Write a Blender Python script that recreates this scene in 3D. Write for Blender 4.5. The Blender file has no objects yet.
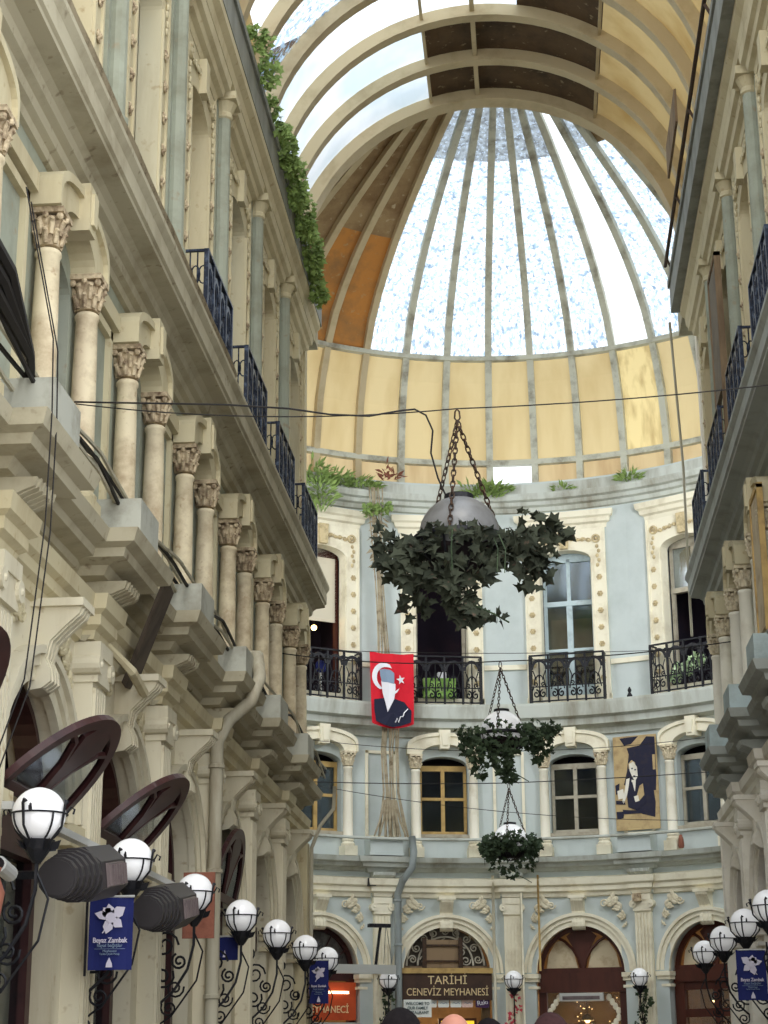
import bpy, math, random
from mathutils import Vector, Matrix
random.seed(7)
PI = math.pi
S = bpy.context.scene
COL = S.collection

# ------------------------------------------------------------------ materials
def lin(c):
    r = []
    for v in c[:3]:
        v = v / 255.0
        r.append(v / 12.92 if v <= 0.04045 else ((v + 0.055) / 1.055) ** 2.4)
    return (r[0], r[1], r[2], 1.0)

def mat(name, c, rough=0.7, c2=None, scale=3.0, amt=0.5, metal=0.0, bump=0.0, streak=False, emit=None, estr=0.0, c3=None, spec=0.3):
    """Painted / stained surface: base colour broken up by noise stains (object space)."""
    m = bpy.data.materials.new(name); m.use_nodes = True
    nt = m.node_tree; N = nt.nodes; L = nt.links
    b = N['Principled BSDF']
    b.inputs['Base Color'].default_value = lin(c)
    b.inputs['Roughness'].default_value = rough
    b.inputs['Metallic'].default_value = metal
    b.inputs['Specular IOR Level'].default_value = spec
    if emit:
        b.inputs['Emission Color'].default_value = lin(emit)
        b.inputs['Emission Strength'].default_value = estr
    if c2:
        geo = N.new('ShaderNodeNewGeometry')
        mp = N.new('ShaderNodeMapping')
        L.new(geo.outputs['Position'], mp.inputs['Vector'])
        mp.inputs['Scale'].default_value = (scale, scale, scale * (0.18 if streak else 1.0))
        n = N.new('ShaderNodeTexNoise'); n.inputs['Scale'].default_value = 1.0
        n.inputs['Detail'].default_value = 6.0; n.inputs['Roughness'].default_value = 0.65
        L.new(mp.outputs[0], n.inputs['Vector'])
        r = N.new('ShaderNodeValToRGB')
        lo = 0.62 - 0.3 * amt
        r.color_ramp.elements[0].position = lo
        r.color_ramp.elements[0].color = lin(c)
        r.color_ramp.elements[1].position = min(0.98, lo + 0.28)
        r.color_ramp.elements[1].color = lin(c2)
        L.new(n.outputs['Fac'], r.inputs['Fac'])
        out = r.outputs['Color']
        if c3:
            n2 = N.new('ShaderNodeTexNoise'); n2.inputs['Scale'].default_value = scale * 5.0
            n2.inputs['Detail'].default_value = 4.0
            L.new(geo.outputs['Position'], n2.inputs['Vector'])
            r2 = N.new('ShaderNodeValToRGB')
            r2.color_ramp.elements[0].position = 0.63; r2.color_ramp.elements[0].color = (0, 0, 0, 1)
            r2.color_ramp.elements[1].position = 0.74; r2.color_ramp.elements[1].color = (1, 1, 1, 1)
            L.new(n2.outputs['Fac'], r2.inputs['Fac'])
            mx = N.new('ShaderNodeMix'); mx.data_type = 'RGBA'
            L.new(r2.outputs['Color'], mx.inputs[0]); L.new(out, mx.inputs[6])
            mx.inputs[7].default_value = lin(c3)
            out = mx.outputs[2]
        L.new(out, b.inputs['Base Color'])
        if bump:
            bp = N.new('ShaderNodeBump'); bp.inputs['Strength'].default_value = bump
            bp.inputs['Distance'].default_value = 0.02
            L.new(n.outputs['Fac'], bp.inputs['Height']); L.new(bp.outputs[0], b.inputs['Normal'])
    return m

def glass_mat(name, tint, trans, body, body2, scale=9.0, lo=0.42, hi=0.6, streak=1.0, plain=False, film=0.15, back=0.35):
    """Roof glazing: clear glass with a mottled film of dirt and leaf litter on it."""
    m = bpy.data.materials.new(name); m.use_nodes = True
    nt = m.node_tree; N = nt.nodes; L = nt.links
    for n in list(N): N.remove(n)
    out = N.new('ShaderNodeOutputMaterial')
    tr = N.new('ShaderNodeBsdfTransparent'); tr.inputs[0].default_value = tuple(x * trans for x in lin(tint)[:3]) + (1,)
    tl = N.new('ShaderNodeBsdfTranslucent'); df = N.new('ShaderNodeBsdfDiffuse')
    mix1 = N.new('ShaderNodeMixShader'); mix1.inputs[0].default_value = back
    L.new(tl.outputs[0], mix1.inputs[1]); L.new(df.outputs[0], mix1.inputs[2])
    geo = N.new('ShaderNodeNewGeometry'); mp = N.new('ShaderNodeMapping')
    mp.inputs['Scale'].default_value = (scale, scale, scale * streak)
    L.new(geo.outputs['Position'], mp.inputs['Vector'])
    n = N.new('ShaderNodeTexNoise'); n.inputs['Scale'].default_value = 1.0; n.inputs['Detail'].default_value = 5.0
    n.inputs['Roughness'].default_value = 0.7
    L.new(mp.outputs[0], n.inputs['Vector'])
    r = N.new('ShaderNodeValToRGB')
    r.color_ramp.elements[0].position = lo; r.color_ramp.elements[0].color = (0.05, 0.05, 0.05, 1)
    r.color_ramp.elements[1].position = hi; r.color_ramp.elements[1].color = (0.9, 0.9, 0.9, 1)
    L.new(n.outputs['Fac'], r.inputs['Fac'])
    cr = N.new('ShaderNodeValToRGB')
    cr.color_ramp.elements[0].color = lin(body2); cr.color_ramp.elements[1].color = lin(body)
    cr.color_ramp.elements[0].position = 0.35; cr.color_ramp.elements[1].position = 0.62
    n2 = N.new('ShaderNodeTexNoise'); n2.inputs['Scale'].default_value = scale * 0.6; n2.inputs['Detail'].default_value = 3
    L.new(geo.outputs['Position'], n2.inputs['Vector'])
    L.new(n2.outputs['Fac'], cr.inputs['Fac'])
    L.new(cr.outputs[0], tl.inputs[0]); L.new(cr.outputs[0], df.inputs[0])
    mix2 = N.new('ShaderNodeMixShader')
    if plain: mix2.inputs[0].default_value = film
    else: L.new(r.outputs[0], mix2.inputs[0])
    L.new(tr.outputs[0], mix2.inputs[1]); L.new(mix1.outputs[0], mix2.inputs[2])
    L.new(mix2.outputs[0], out.inputs[0])
    return m

def pane_mat(name, tint=(120, 125, 130), clear=0.6):
    m = bpy.data.materials.new(name); m.use_nodes = True
    nt = m.node_tree; N = nt.nodes; L = nt.links
    for n in list(N): N.remove(n)
    out = N.new('ShaderNodeOutputMaterial')
    tr = N.new('ShaderNodeBsdfTransparent'); tr.inputs[0].default_value = (0.85, 0.88, 0.9, 1)
    gl = N.new('ShaderNodeBsdfGlossy'); gl.inputs['Roughness'].default_value = 0.08; gl.inputs[0].default_value = lin(tint)
    fr = N.new('ShaderNodeMixShader'); fr.inputs[0].default_value = 1 - clear
    L.new(tr.outputs[0], fr.inputs[1]); L.new(gl.outputs[0], fr.inputs[2]); L.new(fr.outputs[0], out.inputs[0])
    return m

def translucent_mat(name, c, c2, scale=1.5, fac=0.65, streak=0.15):
    m = bpy.data.materials.new(name); m.use_nodes = True
    nt = m.node_tree; N = nt.nodes; L = nt.links
    for n in list(N): N.remove(n)
    out = N.new('ShaderNodeOutputMaterial')
    geo = N.new('ShaderNodeNewGeometry'); mp = N.new('ShaderNodeMapping')
    mp.inputs['Scale'].default_value = (scale, scale, scale * streak)
    n = N.new('ShaderNodeTexNoise'); n.inputs['Scale'].default_value = 1.0; n.inputs['Detail'].default_value = 6
    L.new(geo.outputs['Position'], mp.inputs['Vector']); L.new(mp.outputs[0], n.inputs['Vector'])
    r = N.new('ShaderNodeValToRGB'); r.color_ramp.elements[0].position = 0.45; r.color_ramp.elements[1].position = 0.75
    r.color_ramp.elements[0].color = lin(c); r.color_ramp.elements[1].color = lin(c2)
    L.new(n.outputs['Fac'], r.inputs['Fac'])
    tl = N.new('ShaderNodeBsdfTranslucent'); df = N.new('ShaderNodeBsdfDiffuse')
    L.new(r.outputs[0], tl.inputs[0]); L.new(r.outputs[0], df.inputs[0])
    mx = N.new('ShaderNodeMixShader'); mx.inputs[0].default_value = fac
    L.new(df.outputs[0], mx.inputs[1]); L.new(tl.outputs[0], mx.inputs[2]); L.new(mx.outputs[0], out.inputs[0])
    return m

M = {}
M['wallL'] = mat('wall grey green paint', (156, 160, 144), 0.85, (128, 128, 110), 1.2, 0.55, bump=0.3, c3=(150, 140, 118))
M['wallG'] = mat('grey wall paint', (172, 170, 158), 0.85, (130, 124, 108), 1.2, 0.6, bump=0.3)
M['trimL'] = mat('aged cream trim paint', (200, 189, 156), 0.75, (172, 157, 124), 1.6, 0.45, bump=0.25, c3=(176, 158, 124), streak=True)
M['trimG'] = mat('whitish cream ground floor trim', (208, 200, 176), 0.75, (178, 166, 138), 1.6, 0.45, bump=0.25, c3=(180, 166, 138), streak=True)
M['trimW'] = mat('off white trim paint', (234, 229, 216), 0.75, (200, 192, 172), 1.8, 0.45, bump=0.3)
M['ledge'] = mat('weathered grey ledge', (180, 172, 148), 0.85, (146, 136, 112), 1.4, 0.5, bump=0.3, c3=(132, 120, 98))
M['ledgeR'] = mat('weathered blue grey ledge', (166, 170, 164), 0.85, (134, 134, 124), 1.4, 0.5, bump=0.3)
M['blue'] = mat('pale blue wall paint', (196, 204, 202), 0.85, (180, 189, 186), 0.8, 0.5, bump=0.1)
M['trimA'] = mat('cream trim of the rotunda', (238, 231, 208), 0.75, (200, 188, 160), 1.6, 0.42, bump=0.2)
M['ledgeA'] = mat('grey ledge of the rotunda', (196, 200, 192), 0.8, (136, 130, 112), 1.4, 0.6, streak=True, bump=0.3)
M['marble'] = mat('mottled cream marble', (218, 204, 172), 0.55, (164, 142, 112), 2.6, 0.6, bump=0.15, c3=(180, 156, 124))
M['colA'] = mat('painted cream column', (236, 230, 212), 0.6, (206, 196, 172), 2.0, 0.4)
M['capA'] = mat('cream carved capital', (226, 214, 186), 0.8, (150, 130, 100), 10.0, 0.6, bump=0.4)
M['cap'] = mat('dusty carved stone', (206, 188, 156), 0.85, (104, 82, 62), 9.0, 0.7, bump=0.6)
M['iron'] = mat('black wrought iron', (30, 31, 36), 0.5, (52, 50, 52), 8, 0.5, metal=0.3)
M['ironB'] = mat('blue black cast iron', (36, 42, 56), 0.4, (96, 108, 128), 10, 0.45, metal=0.3)
M['woodD'] = mat('dark mahogany frame', (62, 34, 34), 0.4, (40, 22, 24), 4, 0.5)
M['woodR'] = mat('red brown door timber', (78, 40, 30), 0.45, (52, 26, 20), 3, 0.5, streak=True)
M['woodY'] = mat('ochre window timber', (190, 158, 98), 0.6, (140, 112, 70), 4, 0.5)
M['woodG'] = mat('grey window timber', (178, 170, 152), 0.6, (140, 130, 112), 4, 0.5)
M['woodB'] = mat('pale blue window timber', (188, 204, 208), 0.6, (150, 165, 170), 4, 0.4)
M['crate'] = mat('weathered crate boards', (140, 118, 92), 0.8, (90, 72, 54), 4, 0.6, streak=True)
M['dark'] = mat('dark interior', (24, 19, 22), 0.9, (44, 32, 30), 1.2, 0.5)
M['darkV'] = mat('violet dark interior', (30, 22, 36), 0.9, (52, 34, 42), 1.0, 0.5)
M['warm'] = mat('warm lit interior', (150, 116, 74), 0.9, (92, 66, 44), 1.0, 0.5, emit=(255, 190, 120), estr=0.04)
M['curtain'] = mat('net curtain', (206, 190, 160), 0.9, (150, 120, 86), 2.0, 0.5, streak=False)
M['valance'] = mat('dark red valance', (120, 26, 34), 0.8)
M['pane'] = pane_mat('window glass', (150, 160, 170), 0.72)
M['paneR'] = pane_mat('reflecting window glass', (190, 200, 208), 0.45)
M['blind'] = mat('cream roller blind', (208, 200, 180), 0.8, (190, 180, 158), 2, 0.4)
M['globe'] = mat('opal white glass', (244, 244, 246), 0.18, (232, 232, 236), 3, 0.3, emit=(255, 255, 255), estr=0.12, spec=0.5)
M['globeG'] = mat('dusty grey globe glass', (112, 112, 112), 0.35, (80, 78, 76), 3, 0.5, spec=0.5)
M['leaf'] = mat('dark ivy leaf', (66, 80, 58), 0.65, (40, 50, 40), 6, 0.6, c3=(90, 104, 76), spec=0.1)
M['leafV'] = mat('green brown ivy leaf', (58, 62, 50), 0.75, (30, 34, 30), 4, 0.6, c3=(92, 74, 64), spec=0.08)  # darker green brown leaf tone of the nearest planter
M['leafB'] = mat('bright green leaf', (140, 164, 92), 0.7, (98, 120, 66), 5, 0.6, c3=(176, 190, 126))
M['stem'] = mat('dry woody stem', (172, 160, 136), 0.9, (100, 84, 62), 6, 0.5)
M['chain'] = mat('rusty iron chain', (62, 50, 42), 0.6, (96, 66, 44), 20, 0.5, metal=0.4)
M['cable'] = mat('black cable', (34, 31, 30), 0.6)
M['pipe'] = mat('painted drain pipe', (176, 170, 150), 0.6, (140, 128, 106), 3, 0.5, streak=True)
M['pipeG'] = mat('grey drain pipe', (150, 158, 158), 0.6, (116, 118, 112), 3, 0.5, streak=True)
M['gutter'] = mat('grey metal gutter', (140, 142, 134), 0.6, (110, 110, 102), 2.5, 0.6, streak=True, c3=(140, 134, 118))
M['rib'] = mat('tan roof steel', (190, 174, 140), 0.6, (160, 142, 108), 1.2, 0.4)
M['ribD'] = mat('grey dome steel', (196, 196, 180), 0.6, (112, 104, 88), 2, 0.5)
M['roofD'] = mat('dark roof boards', (96, 76, 54), 0.85, (62, 50, 38), 1.3, 0.6, c3=(150, 134, 104))
M['roofT'] = translucent_mat('tan roof sheet', (206, 182, 130), (176, 144, 88), 1.2, 0.2)
M['roofW'] = mat('peeling dome boards', (158, 134, 98), 0.85, (116, 88, 58), 1.1, 0.6, streak=False, c3=(188, 172, 140))
M['roofO'] = mat('orange dome boards', (190, 130, 66), 0.85, (138, 106, 70), 1.2, 0.62, c3=(176, 150, 108))
M['skirt'] = translucent_mat('yellow translucent sheet', (208, 188, 142), (188, 164, 116), 1.2, 0.31)
M['skirtP'] = translucent_mat('stained yellow sheet', (206, 184, 142), (176, 146, 108), 2.0, 0.30)
M['skirtS'] = translucent_mat('water streaked sheet', (220, 200, 146), (176, 152, 104), 5.0, 0.38)
M['glass'] = glass_mat('littered dome glass', (246, 250, 255), 0.72, (170, 196, 216), (92, 124, 152), 11.0, 0.45, 0.60, 0.35)
M['glassD'] = glass_mat('heavily littered dome glass', (210, 225, 240), 0.5, (150, 156, 158), (92, 92, 90), 13.0, 0.38, 0.5, 0.7)
M['glassC'] = glass_mat('clean dome glass', (250, 252, 255), 0.75, (240, 246, 252), (220, 232, 244), 3, plain=True)
M['glassV'] = glass_mat('milky vault glazing', (248, 250, 252), 0.62, (238, 244, 248), (206, 222, 230), 1.2, plain=True, film=0.72, back=0.1)
M['floor'] = mat('grey stone paving', (128, 122, 112), 0.6, (98, 92, 84), 1.5, 0.5)
M['heater'] = mat('dark grey heater casing', (52, 49, 51), 0.45, (50, 46, 48), 3, 0.4)
M['heatgrid'] = mat('heater reflector grille', (118, 106, 106), 0.35, (90, 80, 82), 10, 0.5, metal=0.3)
M['alu'] = mat('pale metal bar', (196, 196, 192), 0.4, metal=0.4)
M['banner'] = mat('dark blue banner cloth', (28, 36, 96), 0.8, (22, 28, 78), 3, 0.4)
M['white'] = mat('white print', (232, 230, 236), 0.8)
M['lilac'] = mat('pale lilac print', (206, 200, 214), 0.8)
M['red'] = mat('red flag cloth', (214, 30, 48), 0.8, (186, 20, 40), 2, 0.4)
M['navy'] = mat('navy print', (32, 34, 56), 0.8)
M['greyb'] = mat('grey blue print', (132, 150, 172), 0.8)
M['sepia'] = mat('sepia poster paper', (190, 166, 122), 0.8, (150, 124, 90), 4, 0.5)
M['pnavy'] = mat('poster dark ink', (38, 38, 58), 0.8, (56, 50, 54), 8, 0.4)
M['signD'] = mat('dark brown sign board', (70, 50, 40), 0.6, (50, 36, 30), 3, 0.5)
M['gold'] = mat('gilt letters', (226, 202, 156), 0.5)
M['signR'] = mat('red brown lit sign', (150, 62, 34), 0.6, (110, 40, 26), 3, 0.5, emit=(220, 90, 40), estr=0.12)
M['paper'] = mat('white paper', (232, 234, 228), 0.8)
M['ink'] = mat('dark green ink', (60, 84, 84), 0.8)
M['purple'] = mat('purple card', (70, 44, 84), 0.6)
M['pinkp'] = mat('pink printed card', (228, 196, 186), 0.8, (236, 226, 220), 20, 0.5)
M['yellowE'] = mat('glowing yellow panel', (250, 216, 60), 0.6, emit=(255, 214, 60), estr=0.9)
M['bulb'] = mat('glowing warm bulb', (255, 226, 170), 0.4, emit=(255, 206, 130), estr=9.0)
M['tube'] = mat('glowing strip lamp', (255, 226, 180), 0.4, emit=(255, 205, 150), estr=4.0)
M['skin'] = mat('skin', (160, 108, 90), 0.6, (146, 96, 80), 8, 0.4)
M['hairB'] = mat('black hair', (20, 17, 18), 0.9, (28, 24, 24), 40, 0.5, spec=0.05)
M['hairR'] = mat('dark brown hair', (52, 34, 34), 0.9, (36, 24, 24), 40, 0.5, spec=0.05)
M['cloth1'] = mat('dark jacket cloth', (46, 50, 60), 0.9)
M['cloth2'] = mat('olive shirt cloth', (96, 98, 78), 0.9)
M['cloth3'] = mat('pink scarf cloth', (196, 60, 84), 0.9)
M['flower'] = mat('red pink petals', (206, 70, 84), 0.7, (230, 130, 140), 9, 0.5)
M['flowerW'] = mat('pale green white petals', (206, 226, 186), 0.7, (150, 190, 120), 9, 0.5)
M['greenbox'] = mat('bright green cloth', (150, 196, 96), 0.8, (210, 226, 170), 7, 0.5)
M['sky'] = mat('pale blue printed blind', (150, 180, 222), 0.7, (206, 206, 214), 0.9, 0.5)
M['portrait'] = mat('orange painted panel', (176, 104, 52), 0.6, (70, 58, 66), 1.6, 0.6)
M['brick'] = mat('terracotta', (146, 92, 74), 0.8, (112, 66, 52), 5, 0.5)
M['tower'] = mat('tower cladding', (150, 164, 180), 0.5)
M['towerD'] = mat('tower glazing bands', (70, 90, 120), 0.3)

# ------------------------------------------------------------------ mesh builder (u along wall, w out of wall, z up)
RA, AXC, AYC = 8.0, -0.65, 35.5
class MB:
    def __init__(s, bend=False): s.v = []; s.f = []; s.bend = bend
    def P(s, u, w, z):
        if s.bend:
            t = u / RA
            return (AXC + (RA - w) * math.sin(t), AYC + (RA - w) * math.cos(t), z)
        return (u, -w, z)
    def add(s, pts, faces):
        b = len(s.v); s.v += [s.P(*p) for p in pts]; s.f += [tuple(b + i for i in f) for f in faces]
    def raw(s, pts, faces):
        b = len(s.v); s.v += [tuple(p) for p in pts]; s.f += [tuple(b + i for i in f) for f in faces]
    def box(s, u0, u1, w0, w1, z0, z1, nu=1):
        if s.bend and nu == 1: nu = max(1, int(abs(u1 - u0) / 0.3))
        p = []
        for i in range(nu + 1):
            u = u0 + (u1 - u0) * i / nu
            p += [(u, w0, z0), (u, w1, z0), (u, w1, z1), (u, w0, z1)]
        f = [(0, 1, 2, 3), (4 * nu + 3, 4 * nu + 2, 4 * nu + 1, 4 * nu)]
        for i in range(nu):
            a = 4 * i
            for k in range(4): f.append((a + k, a + 4 + k, a + 4 + (k + 1) % 4, a + (k + 1) % 4))
        s.add(p, f); return s
    def sweep(s, prof, u0, u1, n=1):
        if s.bend and n == 1: n = max(1, int(abs(u1 - u0) / 0.25))
        m = len(prof); p = []
        for i in range(n + 1):
            u = u0 + (u1 - u0) * i / n
            p += [(u, w, z) for w, z in prof]
        f = [tuple(range(m)), tuple(range(n * m + m - 1, n * m - 1, -1))]
        for i in range(n):
            for k in range(m):
                f.append((i * m + k, i * m + m + k, i * m + m + (k + 1) % m, i * m + (k + 1) % m))
        s.add(p, f); return s
    def mitre(s, prof, hw):
        """A moulding block that returns to the wall at both ends (profile offset also applied sideways)."""
        m = len(prof); p = []
        for (uu, side) in ((-hw, 0), (-hw, 1), (hw, 1), (hw, 0)):
            for w, z in prof:
                off = w if True else 0
                if side == 0: p.append((uu - off if uu < 0 else uu + off, 0.0, z))
                else: p.append((uu - off if uu < 0 else uu + off, w, z))
        f = []
        for i in range(3):
            for k in range(m):
                f.append((i * m + k, i * m + m + k, i * m + m + (k + 1) % m, i * m + (k + 1) % m))
        f += [tuple(range(m)), tuple(range(4 * m - 1, 3 * m - 1, -1))]
        s.add(p, f); return s
    def prism(s, poly, w0, w1):
        n = len(poly)
        p = [(u, w0, z) for u, z in poly] + [(u, w1, z) for u, z in poly]
        f = [tuple(range(n)), tuple(range(2 * n - 1, n - 1, -1))]
        for i in range(n):
            j = (i + 1) % n; f.append((i, i + n, j + n, j))
        s.add(p, f); return s
    def band(s, inner, outer, w0, w1):
        """solid between two polylines of (u,z) with equal point counts"""
        n = len(inner)
        p = []
        for a, b in zip(inner, outer): p += [(a[0], w0, a[1]), (a[0], w1, a[1]), (b[0], w1, b[1]), (b[0], w0, b[1])]
        f = [(0, 1, 2, 3), (4 * n - 1, 4 * n - 2, 4 * n - 3, 4 * n - 4)]
        for i in range(n - 1):
            for k in range(4): f.append((4 * i + k, 4 * i + 4 + k, 4 * i + 4 + (k + 1) % 4, 4 * i + (k + 1) % 4))
        s.add(p, f); return s
    def ring(s, cu, cz, r0, r1, w0, w1, a0=0.0, a1=PI, n=20, ry=1.0):
        inn = [(cu + r0 * math.cos(a0 + (a1 - a0) * i / n), cz + r0 * ry * math.sin(a0 + (a1 - a0) * i / n)) for i in range(n + 1)]
        out = [(cu + r1 * math.cos(a0 + (a1 - a0) * i / n), cz + r1 * ry * math.sin(a0 + (a1 - a0) * i / n)) for i in range(n + 1)]
        return s.band(inn, out, w0, w1)
    def plate(s, u0, u1, z0, z1, uc, hw, zb, zs, rise, w=0.0, depth=0.3, n=16, reveal=True):
        def q(a, b, c, d):
            s.add([a, b, c, d], [(0, 1, 2, 3)])
        def strip(ua, ub, za, zb_):
            k = max(1, int((ub - ua) / 0.3)) if s.bend else 1
            for i in range(k):
                x0 = ua + (ub - ua) * i / k; x1 = ua + (ub - ua) * (i + 1) / k
                q((x0, w, za), (x1, w, za), (x1, w, zb_), (x0, w, zb_))
        strip(u0, uc - hw, z0, z1); strip(uc + hw, u1, z0, z1)
        if zb > z0: strip(uc - hw, uc + hw, z0, zb)
        arc = [(uc - hw * math.cos(PI * i / n), zs + rise * math.sin(PI * i / n)) for i in range(n + 1)]
        for i in range(n):
            a, b = arc[i], arc[i + 1]
            q((a[0], w, a[1]), (b[0], w, b[1]), (b[0], w, z1), (a[0], w, z1))
        if reveal:
            path = [(uc - hw, zb)] + arc + [(uc + hw, zb)]
            for i in range(len(path)):
                a, b = path[i], path[(i + 1) % len(path)]
                q((a[0], w, a[1]), (a[0], w - depth, a[1]), (b[0], w - depth, b[1]), (b[0], w, b[1]))
        return s
    def lathe(s, cu, cw, prof, n=12):
        m = len(prof); p = []
        for i in range(n):
            a = 2 * PI * i / n
            p += [(cu + r * math.cos(a), cw + r * math.sin(a), z) for r, z in prof]
        f = []
        for i in range(n):
            j = (i + 1) % n
            for k in range(m - 1): f.append((i * m + k, j * m + k, j * m + k + 1, i * m + k + 1))
        f.append(tuple(i * m for i in range(n))); f.append(tuple(i * m + m - 1 for i in range(n)))
        s.add(p, f); return s
    def ball(s, cu, cw, cz, r, su=1, sw=1, sz=1, n=10, m=6):
        prof = [(max(1e-4, math.sin(PI * k / m)), -math.cos(PI * k / m)) for k in range(m + 1)]
        p = []
        for i in range(n):
            a = 2 * PI * i / n
            p += [(cu + r * su * q * math.cos(a), cw + r * sw * q * math.sin(a), cz + r * sz * z) for q, z in prof]
        f = []
        for i in range(n):
            j = (i + 1) % n
            for k in range(m): f.append((i * (m + 1) + k, j * (m + 1) + k, j * (m + 1) + k + 1, i * (m + 1) + k + 1))
        s.add(p, f); return s
    def tube(s, pts, r, n=6, closed=False):
        P = [Vector(p) for p in pts]; N = len(P)
        if N < 2: return s
        rr = r if isinstance(r, (list, tuple)) else [r] * N
        ref = None; out = []
        for i in range(N):
            if closed: t = P[(i + 1) % N] - P[i - 1]
            else: t = P[min(i + 1, N - 1)] - P[max(i - 1, 0)]
            if t.length < 1e-9: t = Vector((0, 0, 1))
            t.normalize()
            if ref is None:
                ref = Vector((0, 0, 1)) if abs(t.z) < 0.9 else Vector((1, 0, 0))
            x = ref - t * ref.dot(t)
            if x.length < 1e-6: x = Vector((1, 0, 0)) - t * t.x
            x.normalize(); y = t.cross(x); ref = x
            for k in range(n):
                a = 2 * PI * k / n
                out.append(tuple(P[i] + (x * math.cos(a) + y * math.sin(a)) * rr[i]))
        f = []
        for i in range(N if closed else N - 1):
            j = (i + 1) % N
            for k in range(n): f.append((i * n + k, i * n + (k + 1) % n, j * n + (k + 1) % n, j * n + k))
        if not closed: f += [tuple(range(n)), tuple(range(N * n - 1, (N - 1) * n - 1, -1))]
        s.add(out, f); return s
    def leaf(s, c, d, nrm, size):
        """ivy leaf: five pointed lobes"""
        d = Vector(d).normalized(); nn = Vector(nrm).normalized(); x = d.cross(nn)
        if x.length < 1e-4: x = Vector((1, 0, 0))
        x.normalize(); nn = x.cross(d)
        shp = [(0, 0), (-0.35, -0.12), (-0.3, 0.2), (-0.62, 0.35), (-0.25, 0.55), (0, 1.0), (0.25, 0.55), (0.62, 0.35), (0.3, 0.2), (0.35, -0.12)]
        c = Vector(c); pts = [c + (x * a + d * b + nn * (-0.25 * abs(a))) * size for a, b in shp] + [c + d * 0.35 * size]
        f = [(10, i, (i + 1) % 10) for i in range(10)]
        s.add([tuple(p) for p in pts], f); return s
    def blade(s, c, d, size, wd=0.25):
        d = Vector(d).normalized(); x = d.cross(Vector((random.uniform(-1, 1), random.uniform(-1, 1), random.uniform(-1, 1))))
        if x.length < 1e-4: x = Vector((1, 0, 0))
        x.normalize(); c = Vector(c)
        p = [c, c + d * size * 0.45 + x * size * wd, c + d * size, c + d * size * 0.45 - x * size * wd]
        s.add([tuple(q) for q in p], [(0, 1, 2, 3)]); return s
    def mesh(s, name, m, smooth=False):
        me = bpy.data.meshes.new(name); me.from_pydata(s.v, [], s.f); me.update()
        if m: me.materials.append(m)
        if smooth: me.polygons.foreach_set('use_smooth', [True] * len(me.polygons))
        return me
    def build(s, name, m, parent=None, smooth=False, kind=None, label=None, cat=None, group=None):
        o = bpy.data.objects.new(name, s.mesh(name, m, smooth)); COL.objects.link(o)
        o.parent = parent
        tag(o, label, cat, group, kind)
        return o

def tag(o, label=None, cat=None, group=None, kind=None):
    if label: o['label'] = label
    if cat: o['category'] = cat
    if group: o['group'] = group
    if kind: o['kind'] = kind
    return o
def empty(name, loc=(0, 0, 0), rz=0.0, label=None, cat=None, group=None, kind=None):
    o = bpy.data.objects.new(name, None); COL.objects.link(o)
    o.empty_display_size = 0.1
    o.location = loc; o.rotation_euler = (0, 0, rz)
    return tag(o, label, cat, group, kind)
def inst(name, me, parent):
    o = bpy.data.objects.new(name, me); COL.objects.link(o); o.parent = parent; return o
def copy_tree(o, parent=None):
    c = o.copy(); COL.objects.link(c); c.parent = parent
    for ch in list(o.children): copy_tree(ch, c)
    return c

XL, XR, YEND = -4.25, 3.38, 32.1
BAY = 3.14
CL = [8.52 + BAY * i for i in range(8)]        # left window centres (nearest first)
CR = [14.8 + BAY * i for i in range(6)]       # right window centres
def place(wall, t):
    """wall frame -> (location, rotation z)"""
    if wall == 'L': return (XL, t, 0), PI / 2
    if wall == 'R': return (XR, t, 0), -PI / 2
    a = math.radians(t)
    return (AXC + RA * math.sin(a), AYC + RA * math.cos(a), 0), -a
def put(o, wall, t):
    o.location, rz = place(wall, t); o.rotation_euler = (0, 0, rz); return o
ORD = ['first', 'second', 'third', 'fourth', 'fifth', 'sixth', 'seventh', 'eighth', 'ninth', 'tenth', 'eleventh', 'twelfth', 'thirteenth', 'fourteenth', 'fifteenth', 'sixteenth']
APT = [-56.25, -33.75, -11.25, 11.25, 33.75, 56.25]
SITES = [('L', t) for t in CL] + [('R', t) for t in CR] + [('A', t) for t in APT]
def wname(w): return {'L': 'left arcade wall', 'R': 'right arcade wall', 'A': 'curved back wall'}[w]
def where(w, i):
    if w == 'A': return '%s from the left, back wall' % ORD[i]
    n = len(CL) if w == 'L' else len(CR)
    return '%s from the far end, %s wall' % (ORD[n - 1 - i], 'left' if w == 'L' else 'right')
def where_b(w, i):
    if w == 'A': return '%s from the left, back wall' % ORD[i]
    n = len(CL) if w == 'L' else len(CR)
    return '%s from the far end, %s wall' % (ORD[n - 1 - i], 'left' if w == 'L' else 'right')

# ------------------------------------------------------------------ floor and walls
def quad_floor():
    m = MB(); m.raw([(-12, -6, 0), (12, -6, 0), (12, 46, 0), (-12, 46, 0)], [(0, 1, 2, 3)])
    return m.build('floor', M['floor'], kind='structure', label='grey stone paving of the arcade', cat='floor')
quad_floor()

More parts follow.
